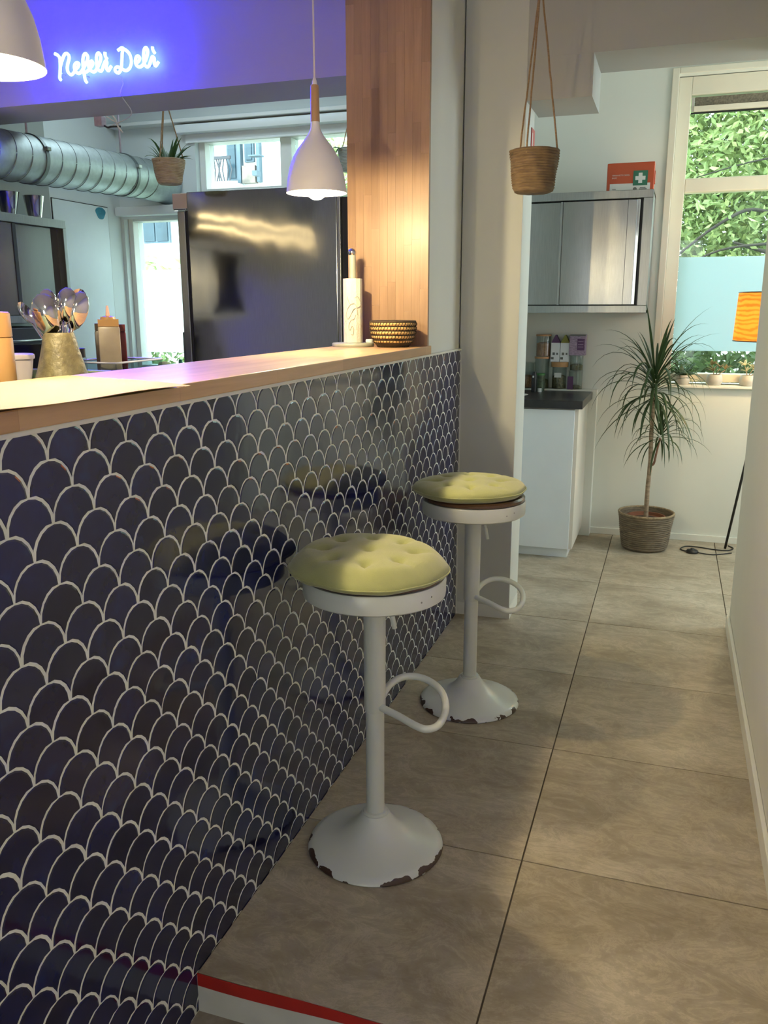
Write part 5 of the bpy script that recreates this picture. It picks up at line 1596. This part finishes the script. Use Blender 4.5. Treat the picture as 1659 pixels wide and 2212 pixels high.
MB().lathe((LX, LY, 0), [(0.205, 1.215), (0.195, 1.468), (0.193, 1.468), (0.203, 1.215), (0.205, 1.215)], 56).part('shade', veneer(), lt, smooth=45)
for z, r in ((1.215, 0.2045), (1.468, 0.1945)):
    MB().tube([(LX + r * math.cos(2 * PI * k / 48), LY + r * math.sin(2 * PI * k / 48), z) for k in range(48)], 0.0032, 6, closed=True).part('shade_rim', M_WOODDK, lt, smooth=True)
apex = Vector((LX, LY, 1.16))
for k, f_ in enumerate([(1.254, 5.208, 0.0), (1.60, 5.20, 0.0), (1.40, 4.74, 0.0)]):
    MB().tube([Vector(f_) + Vector((0, 0, 0.004)), apex], 0.0075, 10).part('leg', M_LAMPBLK, lt, smooth=True)
MB().lathe((LX, LY, 0), [(0, 1.13), (0.025, 1.13), (0.025, 1.18), (0, 1.18)], 20).part('leg_hub', M_LAMPBLK, lt, smooth=45)
MB().lathe((LX, LY, 0), [(0, 1.18), (0.014, 1.18), (0.014, 1.26), (0, 1.26)], 16).part('socket', M_LAMPBLK, lt, smooth=45)
MB().lathe((LX, LY, 0), [(0, 1.26), (0.014, 1.262), (0.028, 1.30), (0.03, 1.325), (0.02, 1.35), (0, 1.357)], 20).part('bulb', glass_mat('clear_bulb_glass', (0.98, 0.96, 0.92)), lt, smooth=True)
for a in (0, 2 * PI / 3, 4 * PI / 3):
    MB().tube([(LX, LY, 1.22), (LX + 0.203 * math.cos(a), LY + 0.203 * math.sin(a), 1.222)], 0.002, 6).part('shade_spoke', M_LAMPBLK, lt)
lg = light('floor_lamp_glow', 'POINT', (0, 0, 1.31), 11, (1.0, 0.78, 0.38), radius=0.035)
lg.parent = lt
cable = cr([(1.285, 5.116, 0.004), (1.18, 5.045, 0.004), (1.08, 5.062, 0.006), (1.02, 5.085, 0.004), (1.005, 5.125, 0.004), (1.035, 5.185, 0.004), (1.10, 5.19, 0.004), (1.18, 5.165, 0.004), (1.26, 5.16, 0.004), (1.30, 5.22, 0.004), (1.275, 5.275, 0.004)], 6)
MB().tube(cable, 0.0036, 6).part('cable', M_LAMPBLK, lt, smooth=True)
MB().lathe((1.068, 5.066, 0), [(0, 0.0005), (0.034, 0.0005), (0.035, 0.010), (0.028, 0.018), (0.012, 0.022), (0.010, 0.027), (0, 0.028)], 24).part('foot_switch', M_LAMPBLK, lt, smooth=45)

# ================================================================== SILL PLANTS
ZSI = 0.9462
def sill_plant(x, y, r, h, mleaf, label, n, L, kind):
    t = thing('sill_plant', label, 'plant', (x, y, ZSI), 'small potted plants on the garden window sill')
    MB().lathe((x, y, ZSI), [(0, 0), (r * 0.75, 0), (r * 0.98, h * 0.25), (r, h * 0.55), (r * 0.86, h * 0.95), (r * 0.82, h), (r * 0.72, h), (r * 0.8, h * 0.6), (0, h * 0.5)], 28).part('pot', M_POTGREY, t, smooth=50)
    MB().lathe((x, y, ZSI), [(0, h * 0.86), (r * 0.74, h * 0.84), (r * 0.74, h * 0.8), (0, h * 0.8)], 16).part('soil', M_SOIL, t, smooth=True)
    q = random.Random(int(x * 1000))
    for k in range(n):
        a = q.uniform(0, 2 * PI)
        e = q.uniform(0.3, 2.2)
        b = (x + 0.012 * math.cos(a), y + 0.012 * math.sin(a), ZSI + h * 0.85)
        if kind == 'ros':
            s0 = q.choice([(-0.02, 0.055), (0.025, 0.04), (0.055, 0.03), (-0.01, 0.02)])
            b = (x + s0[0], y, ZSI + h + s0[1])
            if k < 4:
                MB().tube([(x, y, ZSI + h * 0.8), (x + [(-0.02), 0.025, 0.055, -0.01][k], y, ZSI + h + [0.05, 0.035, 0.025, 0.015][k])], 0.0025, 5).part('stem', M_BARK, t, smooth=True)
        vs, fs = blade(b, (math.cos(a), math.sin(a) * 0.7, e * (0.6 if kind == 'ros' else 1)), L * q.uniform(0.7, 1.2), L * 0.17, 0.25, 5)
        MB().add(vs, fs).part('leaf', mleaf, t, smooth=True)
sill_plant(1.120, 5.375, 0.046, 0.062, M_FLORETB, 'brown green succulent in grey pot, middle of the window sill', 34, 0.045, 'ros')
sill_plant(1.300, 5.375, 0.046, 0.062, M_FLORETY, 'pale yellow succulent on the sill beside the partition wall', 44, 0.045, 'ros')
sill_plant(0.945, 5.378, 0.040, 0.055, M_SUCC, 'spiky dark plant on the sill behind the dracaena', 26, 0.085, 'spike')
